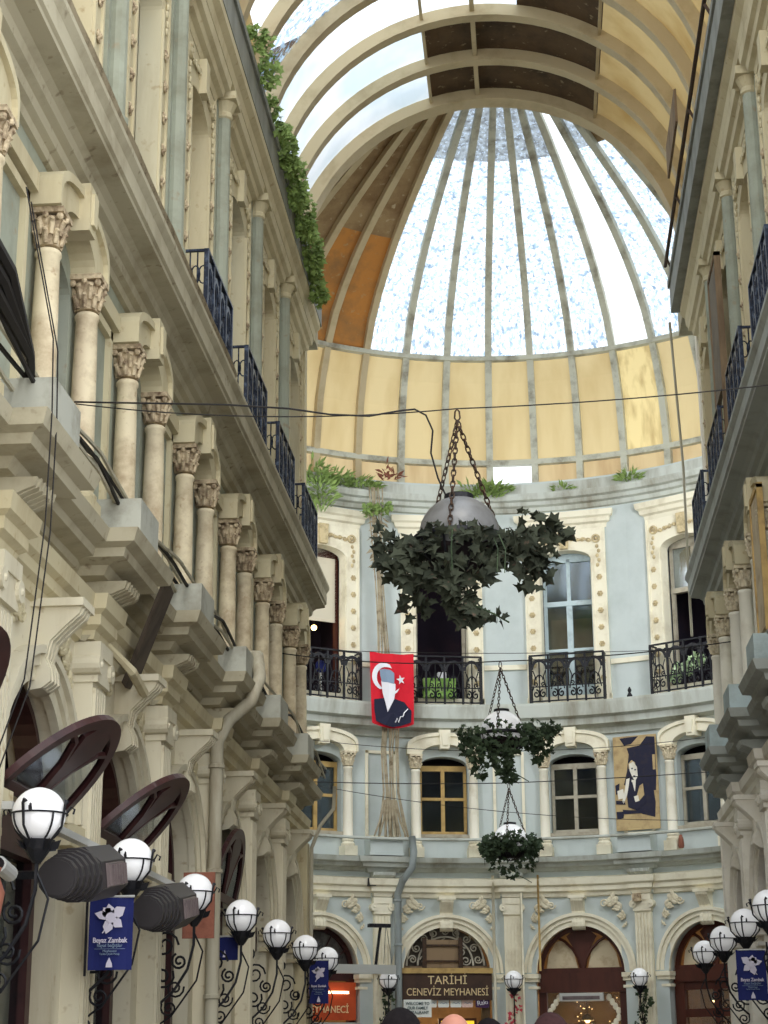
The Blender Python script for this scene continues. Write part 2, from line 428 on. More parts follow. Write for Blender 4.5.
GA = dict(hw=1.05, zb=0.0, zs=3.67, rise=1.08)     # ground arch
MW = dict(hw=0.58, zb=6.88, zs=8.52, rise=0.24)    # mezzanine window
DW = dict(hw=0.70, zb=9.97, zs=13.62, rise=0.24)   # french door
SZ0 = 1.0; DZ = 0.16
def wall_mesh(wall, centres):
    g = MB(); m_ = MB(); t_ = MB()
    for c in centres:
        uo = c if wall == 'L' else -c
        g.plate(uo - BAY / 2, uo + BAY / 2, 0, 6.05, uo, depth=0.45, **GA)
        m_.plate(uo - BAY / 2, uo + BAY / 2, 6.05, 9.5, uo, depth=0.35, hw=0.57, zb=6.32 + 0.56 * SZ0, zs=8.52, rise=0.24)
        t_.plate(uo - BAY / 2, uo + BAY / 2, 9.5, 15.5, uo, depth=0.45, hw=0.70, zb=9.97 + DZ, zs=13.62 + DZ, rise=0.24)
    return g, m_, t_
def finish_wall(wall, centres, name, mg, mm, mt):
    root = empty(name, kind='structure', label={'L': 'left side wall of the arcade', 'R': 'right side wall of the arcade'}[wall], cat='wall')
    g, m_, t_ = wall_mesh(wall, centres)
    root.location, rz = place(wall, 0); root.rotation_euler = (0, 0, rz)
    s = 1 if wall == 'L' else -1
    e = centres[-1] + BAY / 2
    g.build('ground_storey', mg, root); m_.build('middle_storey', mm, root); t_.build('upper_storey', mt, root)
    b = MB()
    b.box(min(s * e, s * (e + 0.35)), max(s * e, s * (e + 0.35)), -4.2, 0.0, 0, 15.5)   # the corner returning into the rotunda
    b.build('corner', mm, root)
    return root
WL = finish_wall('L', CL, 'wall_left', M['trimG'], M['wallL'], M['trimL'])
WR = finish_wall('R', CR, 'wall_right', M['trimW'], M['wallL'], M['trimL'])

WB = empty('wall_back', kind='structure', label='pale blue curved back wall of the rotunda', cat='wall')
g = MB(True); m_ = MB(True); t_ = MB(True)
HB = math.radians(11.25) * RA
for t in APT:
    u = math.radians(t) * RA
    g.plate(u - HB, u + HB, 0, 6.05, u, depth=0.45, **GA)
    m_.plate(u - HB, u + HB, 6.05, 9.3, u, depth=0.35, **MW)
    t_.plate(u - HB, u + HB, 9.3, 15.7, u, depth=0.45, **DW)
for sgn in (-1, 1):
    for k in range(8):
        a0 = sgn * (3 * 2 * HB + k * 0.393 * RA / 8); a1 = sgn * (3 * 2 * HB + (k + 1) * 0.393 * RA / 8)
        g.add([(a0, 0, 0), (a1, 0, 0), (a1, 0, 15.7), (a0, 0, 15.7)], [(0, 1, 2, 3)])
    x = AXC + sgn * RA
    g.raw([(x, AYC + 0.05, 0), (x, 32.2, 0), (x, 32.2, 15.7), (x, AYC + 0.05, 15.7)], [(0, 1, 2, 3)])
g.build('ground_storey', M['blue'], WB); m_.build('middle_storey', M['blue'], WB); t_.build('upper_storey', M['blue'], WB)

# ------------------------------------------------------------------ running mouldings
NT = [0]
def trim(m, mtl, label, wall=None, cat='moulding'):
    NT[0] += 1
    o = m.build('trim_%d' % NT[0], mtl, kind='structure', label=label, cat=cat)
    if wall in ('L', 'R'): o.location, rz = place(wall, 0); o.rotation_euler = (0, 0, rz)
    return o
P_frieze = [(0, 5.38), (0.06, 5.4), (0.08, 5.48), (0.14, 5.52), (0.14, 5.62), (0.20, 5.66), (0.22, 5.80), (0, 5.86)]
P_led1 = [(0, 5.98), (0.07, 6.0), (0.10, 6.06), (0.26, 6.08), (0.28, 6.15), (0.40, 6.18), (0.44, 6.29), (0, 6.32)]
P_led1b = [(0, 5.94), (0.30, 5.96), (0.36, 6.04), (0.54, 6.07), (0.56, 6.15), (0.66, 6.18), (0.70, 6.30), (0, 6.33)]
P_led2 = [(0, 9.36), (0.05, 9.37), (0.07, 9.44), (0.13, 9.47), (0.15, 9.55), (0.22, 9.58), (0.24, 9.66), (0.30, 9.70), (0.46, 9.72), (0.46, 9.77), (0.49, 9.79), (0.49, 9.98), (0.54, 10.06), (0.54, 10.12), (0, 10.14)]
P_led2A = [(0, 9.18), (0.08, 9.2), (0.12, 9.34), (0.34, 9.40), (0.36, 9.55), (0.48, 9.60), (0.52, 9.88), (0.52, 9.94), (0, 9.96)]
P_ent = [(0, 14.85), (0.12, 14.87), (0.14, 15.02), (0.24, 15.06), (0.26, 15.22), (0.34, 15.3), (0.34, 15.46), (0, 15.48)]
P_cornA = [(0, 14.88), (0.08, 14.9), (0.10, 15.0), (0.20, 15.03), (0.22, 15.12), (0.32, 15.15), (0.36, 15.26), (0.36, 15.30), (0.16, 15.32), (0.16, 15.60), (-1.1, 15.62), (-1.1, 15.5), (0, 15.4)]
for w, cs, ml in (('L', CL, M['ledge']), ('R', CR, M['ledgeR'])):
    s = 1 if w == 'L' else -1
    a, b = sorted((s * (cs[0] - BAY / 2), s * (YEND + 0.1)))
    side = 'left' if w == 'L' else 'right'
    for nm, pr, mtl in (('white moulding above the arches', P_frieze, M['trimL'] if w == 'L' else M['trimW']), ('grey stepped ledge under the small columns', P_led1, ml),
                        ('deep grey cornice carrying the balconies', P_led2, ml), ('cream entablature below the gutter', P_ent, M['trimL'])):
        trim(MB().sweep(pr, a, b, 1), mtl, '%s along the %s wall' % (nm, side), w)
    # the cornice lifts away from the wall on plain corner pilasters at the rotunda end
    c = MB()
    e0, e1 = sorted((s * (YEND - 0.28), s * (YEND + 0.06)))
    c.box(e0, e1, 0, 0.2, 0, 5.38); c.box(e0, e1, 0, 0.1, 6.3, 9.36); c.box(e0, e1, 0, 0.1, 10.12, 14.85)
    trim(c, M['trimL'] if w == 'L' else M['trimW'], 'plain corner strip at the far end of the %s wall' % side, w)
LU = 0.99 * 3 * 2 * HB
for nm, pr, mtl in (('white moulding above the arches of the back wall', P_frieze, M['trimA']), ('grey stepped ledge under the back wall columns', P_led1, M['ledgeA']),
                    ('balcony ledge curving round the back wall', P_led2A, M['ledgeA']), ('top cornice of the back wall under the dome', P_cornA, M['ledgeA'])):
    trim(MB(True).sweep(pr, -LU, LU), mtl, nm)

# gutters
for w, x0, x1, side in (('L', -4.14, -3.90, 'left'), ('R', 2.88, 3.14, 'right')):
    m = MB(); ya = CL[0] - 1.6 if w == 'L' else CR[0] - 1.6
    m.raw([(x, y, z) for y in (ya, YEND + 0.3) for x, z in ((x0, 15.44), (x1, 15.44), (x1, 16.05), (x0, 16.05))],
          [(0, 1, 2, 3), (7, 6, 5, 4), (0, 4, 5, 1), (1, 5, 6, 2), (2, 6, 7, 3), (3, 7, 4, 0)])
    xa, xb = (x1, x1 + 0.04) if w == 'L' else (x0 - 0.04, x0)
    m.raw([(x, y, z) for y in (ya, YEND + 0.3) for x, z in ((xa, 15.95), (xb, 15.95), (xb, 16.08), (xa, 16.08))],
          [(0, 1, 2, 3), (7, 6, 5, 4), (0, 4, 5, 1), (1, 5, 6, 2), (2, 6, 7, 3), (3, 7, 4, 0)])
    m.build('gutter', M['gutter'], label='long grey box gutter under the roof on the %s side' % side, cat='gutter')
    k = MB()
    xa, xb = (-8.6, -4.12) if w == 'L' else (3.12, 7.4)
    k.raw([(x, y, z) for y in (ya, 33.6) for x, z in ((xa, 15.46), (xb, 15.46), (xb, 15.9), (xa, 15.9))],
          [(0, 1, 2, 3), (7, 6, 5, 4), (0, 4, 5, 1), (1, 5, 6, 2), (2, 6, 7, 3), (3, 7, 4, 0)])
    trim(k, M['ledge'], 'flat roof edge behind the %s gutter' % side, None, 'roof')

# ------------------------------------------------------------------ shared module meshes
def spray(m, cu, cz, s, flip=1, w=0.03):
    """carved leaf spray"""
    for i in range(12):
        f = i / 11
        u = cu + flip * s * (0.10 + 0.62 * f); z = cz + s * (0.52 - 0.95 * f * f) + s * 0.08 * math.sin(i * 2.1)
        r = s * (0.15 - 0.07 * f)
        m.ball(u, w, z, r, 1.1, 0.55, 0.8, 7, 5)
        m.ball(u + flip * r * 0.7, w + 0.01, z + r * 1.0, r * 0.7, 0.8, 0.7, 1.3, 6, 4)
        m.ball(u - flip * r * 0.9, w + 0.01, z - r * 0.8, r * 0.7, 1.4, 0.7, 0.7, 6, 4)
def scroll(m, cu, cz, r, w=0.02, turns=1.6, t=0.012, flip=1, a0=0.0, n=22, k=4, sz=1.0):
    pts = []
    for i in range(n + 1):
        f = i / n; a = a0 + flip * turns * 2 * PI * f; rr = r * (1 - 0.82 * f)
        pts.append((cu + rr * math.cos(a), w, cz + sz * rr * math.sin(a)))
    m.tube(pts, t, k)

def make_column():
    r = empty('column')
    b = MB(); b.box(-0.17, 0.17, 0.03, 0.37, 6.32, 6.55).lathe(0, 0.2, [(0.16, 6.55), (0.165, 6.60), (0.13, 6.64), (0.145, 6.68), (0.125, 6.74)], 14)
    b.build('base', M['trimL'], r)
    s = MB(); s.lathe(0, 0.2, [(0.118, 6.74), (0.12, 7.2), (0.114, 7.8), (0.104, 8.34), (0.118, 8.36), (0.118, 8.39), (0.104, 8.41)], 16)
    s.build('shaft', M['marble'], r, smooth=True)
    c = MB(); c.lathe(0, 0.2, [(0.10, 8.44), (0.105, 8.52), (0.12, 8.62), (0.14, 8.7)], 12)
    for row, (z0, h, rr) in enumerate(((8.45, 0.12, 0.105), (8.53, 0.14, 0.115))):
        for i in range(8):
            a = 2 * PI * (i + 0.5 * row) / 8; ca, sa = math.cos(a), math.sin(a)
            pts = [(rr * ca, 0.2 + rr * sa, z0), ((rr + 0.015) * ca, 0.2 + (rr + 0.015) * sa, z0 + h * 0.6),
                   ((rr + 0.045) * ca, 0.2 + (rr + 0.045) * sa, z0 + h), ((rr + 0.062) * ca, 0.2 + (rr + 0.062) * sa, z0 + h * 0.78)]
            c.tube(pts, [0.024, 0.03, 0.024, 0.012], 6)
    for i in range(4):
        a = PI / 4 + i * PI / 2; ca, sa = math.cos(a), math.sin(a)
        c.ball(0.17 * ca, 0.2 + 0.17 * sa, 8.69, 0.036, 1, 1, 1, 7, 5)
        c.ball(0.15 * math.cos(a + PI / 4), 0.2 + 0.15 * math.sin(a + PI / 4), 8.70, 0.03, 1, 1, 1, 6, 4)
    c.box(-0.16, 0.16, 0.04, 0.36, 8.72, 8.77)
    c.build('capital', M['cap'], r)
    return r
proto_col = make_column(); first_col = [True]
SZ = 1.0
CMESH = {'A': {}, 'R': {}}
for ch in proto_col.children:
    for k in ('A', 'R'):
        me = ch.data.copy(); me.materials.clear(); me.materials.append(M[{'base': 'trimA', 'shaft': 'colA', 'capital': 'capA'}[ch.name]]); CMESH[k][ch.name] = me
def put_column(w, i, t, du, which):
    o = proto_col if first_col[0] else copy_tree(proto_col)
    first_col[0] = False
    loc, rz = place(w, t)
    o.location = Vector(loc) + Matrix.Rotation(rz, 3, 'Z') @ Vector((du, 0.06, 0)); o.rotation_euler = (0, 0, rz)
    for ch in o.children:
        if w != 'L' and ch.type == 'MESH':
            me = CMESH[w][ch.name.split('.')[0]]; ch.data = me
    if w != 'A':
        o.scale = (1, 1, SZ); o.location.z = 6.32 * (1 - SZ)
    tag(o, '%s column on the %s of the hooded window %s' % ('cream' if w != 'L' else 'mottled', which, where(w, i)), 'column', None)
    o['group'] = 'small Corinthian columns flanking the middle storey windows of the ' + wname(w)
    return o

# hood over mezzanine window
def hood_mesh():
    m = MB(); n = 14
    inn = []; out = []
    for i in range(n + 1):
        a = PI * i / n; c, s_ = math.cos(a), math.sin(a)
        inn.append((0.55 * c, 8.78 + 0.24 * s_)); out.append((0.87 * c, 8.95 + 0.30 * s_))
    inn = [(0.54, 8.77)] + inn + [(-0.54, 8.77)]; out = [(0.88, 8.77)] + out + [(-0.88, 8.77)]
    m.band(inn, out, -0.02, 0.24)
    inn2 = [(p[0] * 1.02, p[1] + 0.02) for p in inn]
    o2 = [(p[0] * 1.04, p[1] + (0.05 if p[1] > 8.78 else 0)) for p in out]
    i3 = [(p[0] * 0.985, p[1] - 0.03 if p[1] > 8.8 else p[1]) for p in out]
    m.band(i3, o2, -0.02, 0.29)
    # key block
    m.prism([(-0.11, 8.9), (0.11, 8.9), (0.14, 9.36), (-0.14, 9.36)], 0, 0.34)
    m.prism([(-0.06, 8.97), (0.06, 8.97), (0.08, 9.28), (-0.08, 9.28)], 0.33, 0.37)
    return m
hoodL = hood_mesh().mesh('hood', M['trimL']); hoodA = hood_mesh().mesh('hood', M['trimA'])
def mframe():
    m = MB(); h = MW['hw']
    m.box(-h, -h + 0.07, -0.27, -0.19, 6.88, 8.5).box(h - 0.07, h, -0.27, -0.19, 6.88, 8.5)
    m.box(-h, h, -0.27, -0.19, 6.88, 6.98).box(-h, h, -0.27, -0.19, 8.43, 8.56)
    m.box(-0.045, 0.045, -0.25, -0.17, 6.9, 8.5).box(-h, h, -0.25, -0.18, 7.72, 7.79)
    return m
MF = {k: mframe().mesh('window_frame', M[k]) for k in ('woodY', 'woodG', 'woodD')}
MPANE = MB().box(-0.55, 0.55, -0.235, -0.225, 6.9, 8.54).mesh('pane', M['pane'])
MPANER = MB().box(-0.55, 0.55, -0.235, -0.225, 6.9, 8.54).mesh('pane', M['paneR'])
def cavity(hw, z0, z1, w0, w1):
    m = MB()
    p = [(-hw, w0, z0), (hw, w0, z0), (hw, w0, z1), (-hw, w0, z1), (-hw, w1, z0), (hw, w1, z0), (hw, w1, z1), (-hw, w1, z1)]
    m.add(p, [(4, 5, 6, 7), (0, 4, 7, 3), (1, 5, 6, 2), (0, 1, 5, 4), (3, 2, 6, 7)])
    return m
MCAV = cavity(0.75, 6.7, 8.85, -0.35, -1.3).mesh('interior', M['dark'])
MSILL = MB().box(-0.66, 0.66, 0.0, 0.12, 6.80, 6.88).mesh('window_sill', M['woodG'])

def lathe_none(): pass
# french door surround
def surround(mtl, depth=0.07):
    m = MB(); m.plate(-1.0, 1.0, 9.97, 14.34, 0, DW['hw'] - 0.06, 9.97, DW['zs'] - 0.04, DW['rise'], w=depth, depth=depth + 0.2)
    m.box(-1.0, -0.995, 0, depth, 9.97, 14.34).box(0.995, 1.0, 0, depth, 9.97, 14.34)
    for s in (-1, 1):
        m.box(min(s * 0.97, s * 1.02), max(s * 0.97, s * 1.02), 0, depth + 0.03, 9.97, 14.34)
        m.box(min(s * 0.66, s * 0.71), max(s * 0.66, s * 0.71), 0, depth + 0.03, 9.97, 13.6)
    m.box(-1.04, 1.04, 0, depth + 0.03, 9.97, 10.16)
    return m.mesh('surround', mtl)
def lintel(mtl):
    m = MB(); m.mitre([(0.0, 14.34), (0.08, 14.35), (0.10, 14.46), (0.17, 14.5), (0.19, 14.6), (0.25, 14.64), (0.27, 14.78), (0, 14.8)], 0.98)
    return m.mesh('lintel', mtl)
def ornament(mtl):
    m = MB()
    for s in (-1, 1):
        m.ring(s * 0.80, 14.06, 0.07, 0.11, 0.06, 0.12, 0, 2 * PI, 12)
        m.ball(s * 0.80, 0.09, 14.06, 0.045, n=6, m=4)
        for i in range(4):
            m.ball(s * (0.62 - 0.13 * i), 0.09, 14.02 + 0.03 * (i % 2) + 0.02 * i, 0.06, 1.1, 0.5, 0.7, 6, 4)
            scroll(m, s * (0.60 - 0.13 * i), 14.03 + 0.02 * i, 0.06, 0.10, 1.2, 0.013, s, i, 10, 4)
        for i in range(5):
            m.ball(s * (0.84 + 0.02 * (i % 2 * 2 - 1)), 0.09, 13.86 - 0.12 * i, 0.05, 0.9, 0.5, 1.1, 6, 4)
    m.prism([(-0.10, 13.84), (0.10, 13.84), (0.13, 14.34), (-0.13, 14.34)], 0.04, 0.17)
    return m.mesh('scrollwork', mtl)
def rosette(mtl):
    m = MB()
    for i in range(6):
        a = 2 * PI * i / 6
        m.ball(0.045 * math.cos(a), 0.02, 0.045 * math.sin(a), 0.033, 1, 0.6, 1, 6, 4)
    m.ball(0, 0.035, 0, 0.03, n=6, m=4)
    return m.mesh('rosette', mtl)
MS = {'L': surround(M['trimL']), 'A': surround(M['trimA'], 0.13)}
ML_ = {'L': lintel(M['trimL']), 'A': lintel(M['trimA'])}
orn = mat('darker cream relief', (206, 188, 148), 0.8, (150, 132, 98), 8, 0.6)  # darker mottled cream for the carved relief of the rotunda
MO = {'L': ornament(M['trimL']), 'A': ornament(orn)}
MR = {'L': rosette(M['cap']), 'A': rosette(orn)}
def dleaves(transom=True, lower=True, mid=True):
    m = MB(); h = 0.64
    m.box(-h, -h + 0.08, -0.38, -0.28, 9.97, 13.85).box(h - 0.08, h, -0.38, -0.28, 9.97, 13.85)
    m.box(-h, h, -0.38, -0.28, 13.62, 13.86)
    if transom:
        m.box(-h, h, -0.40, -0.26, 12.5, 12.62).box(-0.045, 0.045, -0.37, -0.28, 12.6, 13.7)
    if lower:
        m.box(-0.07, 0.07, -0.37, -0.27, 9.97, 12.52)
        m.box(-h, h, -0.37, -0.29, 11.35, 11.42).box(-h, h, -0.37, -0.29, 9.97, 10.5)
    return m
DF = {}
def door_frame_mesh(mt, transom, lower):
    k = (mt, transom, lower)
    if k not in DF: DF[k] = dleaves(transom, lower).mesh('door_frame', M[mt])
    return DF[k]
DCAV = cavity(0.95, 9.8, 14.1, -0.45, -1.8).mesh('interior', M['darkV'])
DP_full = MB().box(-0.6, 0.6, -0.335, -0.325, 10.0, 13.84).mesh('pane', M['paneR'])
DP_top = MB().box(-0.6, 0.6, -0.335, -0.325, 12.55, 13.84).mesh('pane', M['paneR'])
DP_shut = MB().box(-0.62, 0.62, -0.34, -0.31, 10.0, 13.84).mesh('curtain', M['curtain'])
DP_blind = MB().box(-0.6, 0.6, -0.30, -0.28, 12.0, 13.86).mesh('roller_blind', M['blind'])
DP_reflect = MB().box(-0.5, 0.55, -0.48, -0.46, 10.0, 12.2).mesh('curtain', mat('painted peach reflection', (214, 164, 116), 0.9, (170, 120, 84), 1.5, 0.5))  # painted stand-in for the orange reflection in the lower glass
DP_sky = MB().box(-0.6, 0.6, -0.30, -0.27, 10.0, 13.6).mesh('printed_blind', M['sky'])

# railing ------------------------------------------------------------
def railing(hw=0.9, w1=0.46, iron='iron'):
    r = empty('balcony_railing'); mi = M[iron]; z0, z1 = 9.99, 11.12
    def sec_front():
        m = MB(); n = 4; L = 2 * hw / n
        for i in range(n):
            c = -hw + L * (i + 0.5); w = w1
            h = L * 0.5 - 0.015
            m.ring(c, z1 - 0.33, h - 0.06, h - 0.002, w - 0.012, w + 0.012, 0, PI, 10, 1.25)
            m.tube([(c, w, z0), (c, w, z1 - 0.12)], 0.016, 4)
            m.ball(c, w, z0 + 0.62, 0.025, 1, 1, 1.6, 6, 4)
            m.ring(c, z0 + 0.56, 0.07, 0.095, w - 0.01, w + 0.01, -0.2, PI + 0.2, 9, 1.2)
            for s in (-1, 1):
                scroll(m, c + s * 0.085, z0 + 0.20, 0.085, w, 1.25, 0.018, s, PI / 2, 16, 4, 1.25)
                scroll(m, c + s * 0.10, z0 + 0.44, 0.06, w, 1.1, 0.015, -s, -PI / 2, 12, 4)
                scroll(m, c + s * (h - 0.03), z1 - 0.14, 0.05, w, 1.1, 0.017, s, 0, 10, 4)
                m.tube([(c + s * 0.16, w, z0 + 0.3), (c + s * 0.10, w, z0 + 0.62), (c + s * 0.16, w, z0 + 0.78)], 0.014, 4)
        m.box(-hw, hw, w1 - 0.01, w1 + 0.01, z1 - 0.15, z1 - 0.11)
        return m
    def sec_side(s):
        m = MB(); u = s * hw
        for k in range(3):
            ww = 0.08 + k * (w1 - 0.1) / 3
            m.tube([(u, ww, z0), (u, ww, z1)], 0.010, 4)
            pts = []
            for q in range(13):
                a = PI * 2 * q / 12; pts.append((u, ww + 0.07 + 0.055 * math.cos(a), z0 + 0.24 + 0.12 * math.sin(a)))
            m.tube(pts, 0.010, 4)
            pts = [(p[0], p[1], p[2] + 0.58) for p in pts]; m.tube(pts, 0.010, 4)
        return m
    sec_front().build('front_panel', mi, r)
    for s in (-1, 1): sec_side(s).build('side_panel', mi, r)
    t = MB(); t.box(-hw - 0.02, hw + 0.02, w1 - 0.03, w1 + 0.03, z1, z1 + 0.035)
    for s in (-1, 1): t.box(min(s * hw - 0.02, s * hw + 0.02), max(s * hw - 0.02, s * hw + 0.02), 0.0, w1, z1, z1 + 0.03)
    t.build('top_rail', mi, r)
    t = MB(); t.box(-hw, hw, w1 - 0.02, w1 + 0.02, z0, z0 + 0.03); t.box(-hw, hw, w1 - 0.01, w1 + 0.01, z0 + 0.36, z0 + 0.385); t.build('bottom_rail', mi, r)
    for i in range(5):
        u = -hw + 2 * hw * i / 4; q = 0.028 if i in (0, 4) else 0.024
        MB().box(u - q, u + q, w1 - q, w1 + q, z0 - 0.02, z1).build('post', mi, r)
    return r
rail_iron = railing(0.9, 0.42, 'iron'); rail_blue = railing(0.9, 0.38, 'ironB'); used_r = {}

# ground floor modules --------------------------------------------------
def arch_trim(mtl, big):
    m = MB(); r = GA['hw']
    for a, b, w in ((r - 0.02, r + 0.10, 0.06), (r + 0.10, r + 0.20, 0.10), (r + 0.20, r + 0.27, 0.15)):
        m.ring(0, GA['zs'], a, b, -0.02, w, 0, PI, 24, 1.02)
    return m.mesh('arch_moulding', mtl)
AT = {'L': arch_trim(M['trimG'], True), 'R': arch_trim(M['trimW'], True), 'A': arch_trim(M['trimA'], False)}
def impost(mtl):
    m = MB()
    for s in (-1, 1):
        a, b = sorted((s * (GA['hw'] - 0.06), s * (GA['hw'] + 0.27)))
        m.box(a, b, -0.1, 0.13, 3.46, 3.54).box(a - 0.02, b + 0.02, -0.1, 0.17, 3.54, 3.64).box(a, b, -0.1, 0.10, 3.3, 3.36)
    return m.mesh('impost', mtl)
IT = {'L': impost(M['trimL']), 'R': impost(M['trimW']), 'A': impost(M['trimA'])}
def spandrel(mtl, w=0.03):
    m = MB()
    for s in (-1, 1):
        spray(m, s * 0.70, 4.98, 0.55, s, w)
        scroll(m, s * 0.62, 5.2, 0.1, w + 0.02, 1.3, 0.02, s, 0, 14, 5)
    return m.mesh('leaf_relief', mtl)
ST = {'L': spandrel(M['trimL']), 'R': spandrel(M['trimW']), 'A': spandrel(mat('cream leaf relief', (226, 217, 192), 0.8, (184, 170, 140), 8, 0.6), 0.11)}
def key_console(mtl, d):
    m = MB(); h = 0.15
    prof = [(0, 4.62), (0.10, 4.64), (0.17, 4.70), (0.16, 4.80), (0.12, 4.90), (0.15, 5.05), (0.26, 5.18), (0.36, 5.28), (0.38, 5.34), (0.0, 5.36)]
    prof = [(w * d, z) for w, z in prof]
    m.sweep(prof, -h, h)
    for u in (-0.09, 0, 0.09):
        m.sweep([(w + 0.015, z) for w, z in prof[1:-1]] + [(0, 5.0)], u - 0.02, u + 0.02)
    m.box(-0.2, 0.2, 0, 0.40 * d, 5.34, 5.41)
    return m
KC = {'L': key_console(M['trimG'], 1.15).mesh('keystone', M['trimG']), 'R': key_console(M['trimW'], 1.15).mesh('keystone', M['trimW']), 'A': key_console(M['trimA'], 0.75).mesh('keystone', M['trimA'])}
def gpilaster(w, mtl):
    r = empty('pilaster'); hw = 0.20 if w == 'A' else 0.22; d = 0.14 if w == 'A' else 0.2
    m = MB(); m.box(-hw, hw, 0, d - 0.02, 0.9, 5.0)
    for i in range(5):
        u = -hw + (2 * hw) * (i + 0.5) / 5; m.box(u - 0.022, u + 0.022, d - 0.02, d + 0.01, 1.0, 4.95)
    m.build('shaft', mtl, r)
    m = MB(); m.box(-hw - 0.04, hw + 0.04, 0, d + 0.04, 0, 0.9).build('pedestal', mtl, r)
    m = MB(); m.box(-hw - 0.02, hw + 0.02, 0, d + 0.03, 5.0, 5.06).box(-hw - 0.03, hw + 0.03, 0, d + 0.05, 5.24, 5.38)
    m.box(-hw, hw, 0, d + 0.03, 5.06, 5.24)
    for s in (-1, 1):
        pts = []
        m.ring(s * (hw + 0.01), 5.16, 0.03, 0.09, 0, d + 0.06, 0, 2 * PI, 12)
        m.ball(s * (hw + 0.01), d + 0.05, 5.16, 0.035, n=6, m=4)
    m.build('capital', mtl, r)
    return r
GP = {'L': gpilaster('L', M['trimG']), 'R': gpilaster('R', M['trimW']), 'A': gpilaster('A', M['trimA'])}
gp_used = set()
def console(w, mtl):
    """scrolled bracket + forward break of the ledge at a bay line"""
    r = empty('console'); d = 1.0 if w != 'A' else 0.72
    pr = [(0, 5.40), (0.10, 5.38), (0.16, 5.44), (0.14, 5.54), (0.12, 5.64), (0.20, 5.76), (0.36, 5.84), (0.46, 5.88), (0.48, 5.95), (0, 5.96)]
    pr = [(a * d, b) for a, b in pr]
    hw = 0.27
    m = MB(); m.sweep(pr, -hw, hw)
    for u in (-0.2, -0.1, 0, 0.1, 0.2):
        m.sweep([(a + 0.02, b) for a, b in pr[1:-1]] + [(0.0, 5.7)], u - 0.022, u + 0.022)
    m.build('scroll_bracket', mtl, r)
    m = MB(); m.mitre([(a * d if a else 0, b) for a, b in P_led1b], 0.16)
    q = m.build('ledge_block', mtl, r)
    return r
CN = {'L': console('L', M['ledge']), 'R': console('R', M['ledgeR']), 'A': console('A', M['ledgeA'])}
def frieze_break(mtl, hw):
    return MB().mitre([(a + 0.12 if a else 0, b) for a, b in P_frieze], hw - 0.12).mesh('frieze_block', mtl)
FB = {'L': frieze_break(M['trimL'], 0.2), 'R': frieze_break(M['trimW'], 0.2), 'A': frieze_break(M['trimA'], 0.16)}
def pedestal(w, mtl):
    d = 0.62 if w != 'A' else 0.5
    m = MB(); m.box(-0.40, 0.40, 0, d, 6.32, 6.72).box(-0.42, 0.42, 0, d + 0.02, 6.32, 6.38)
    return m
PD = {'L': pedestal('L', 0).mesh('pedestal_block', mat('grey blue pedestal paint', (172, 172, 160), 0.8, (128, 124, 110), 2, 0.5)),
      'R': pedestal('R', 0).mesh('pedestal_block', mat('pale blue pedestal paint', (176, 190, 190), 0.8, (140, 148, 144), 2, 0.5)),
      'A': pedestal('A', 0).mesh('pedestal_block', M['blue'])}
def panel(w, mtl):
    m = MB(); hw, z0, z1, t = (0.50, 6.80, 8.80, 0.09) if w != 'A' else (0.38, 6.75, 8.85, 0.07)
    m.box(-hw, -hw + t, 0, 0.06, z0, z1).box(hw - t, hw, 0, 0.06, z0, z1).box(-hw, hw, 0, 0.06, z1 - t, z1).box(-hw, hw, 0, 0.06, z0, z0 + t)
    if w != 'A': m.box(-hw - 0.12, hw + 0.12, 0, 0.10, 8.86, 9.04)
    return m.mesh('panel_moulding', mtl)
PN = {'L': panel('L', M['trimL']), 'R': panel('R', M['trimL']), 'A': panel('A', M['trimA'])}

def upilaster():
    r = empty('pilaster')
    m = MB(); m.box(-0.2, 0.2, 0, 0.05, 10.02, 14.85).lathe(0, 0.1, [(0.12, 10.02), (0.12, 10.9), (0.15, 10.92), (0.15, 10.99), (0.115, 11.02), (0.105, 14.5)], 12)
    m.build('shaft', M['wallL'], r)
    m = MB(); m.lathe(0, 0.1, [(0.105, 14.5), (0.13, 14.52), (0.13, 14.57), (0.12, 14.6), (0.19, 14.74)], 12).box(-0.21, 0.21, 0, 0.31, 14.74, 14.86)
    m.build('capital', M['trimL'], r)
    return r
UP = upilaster(); up_used = [False]

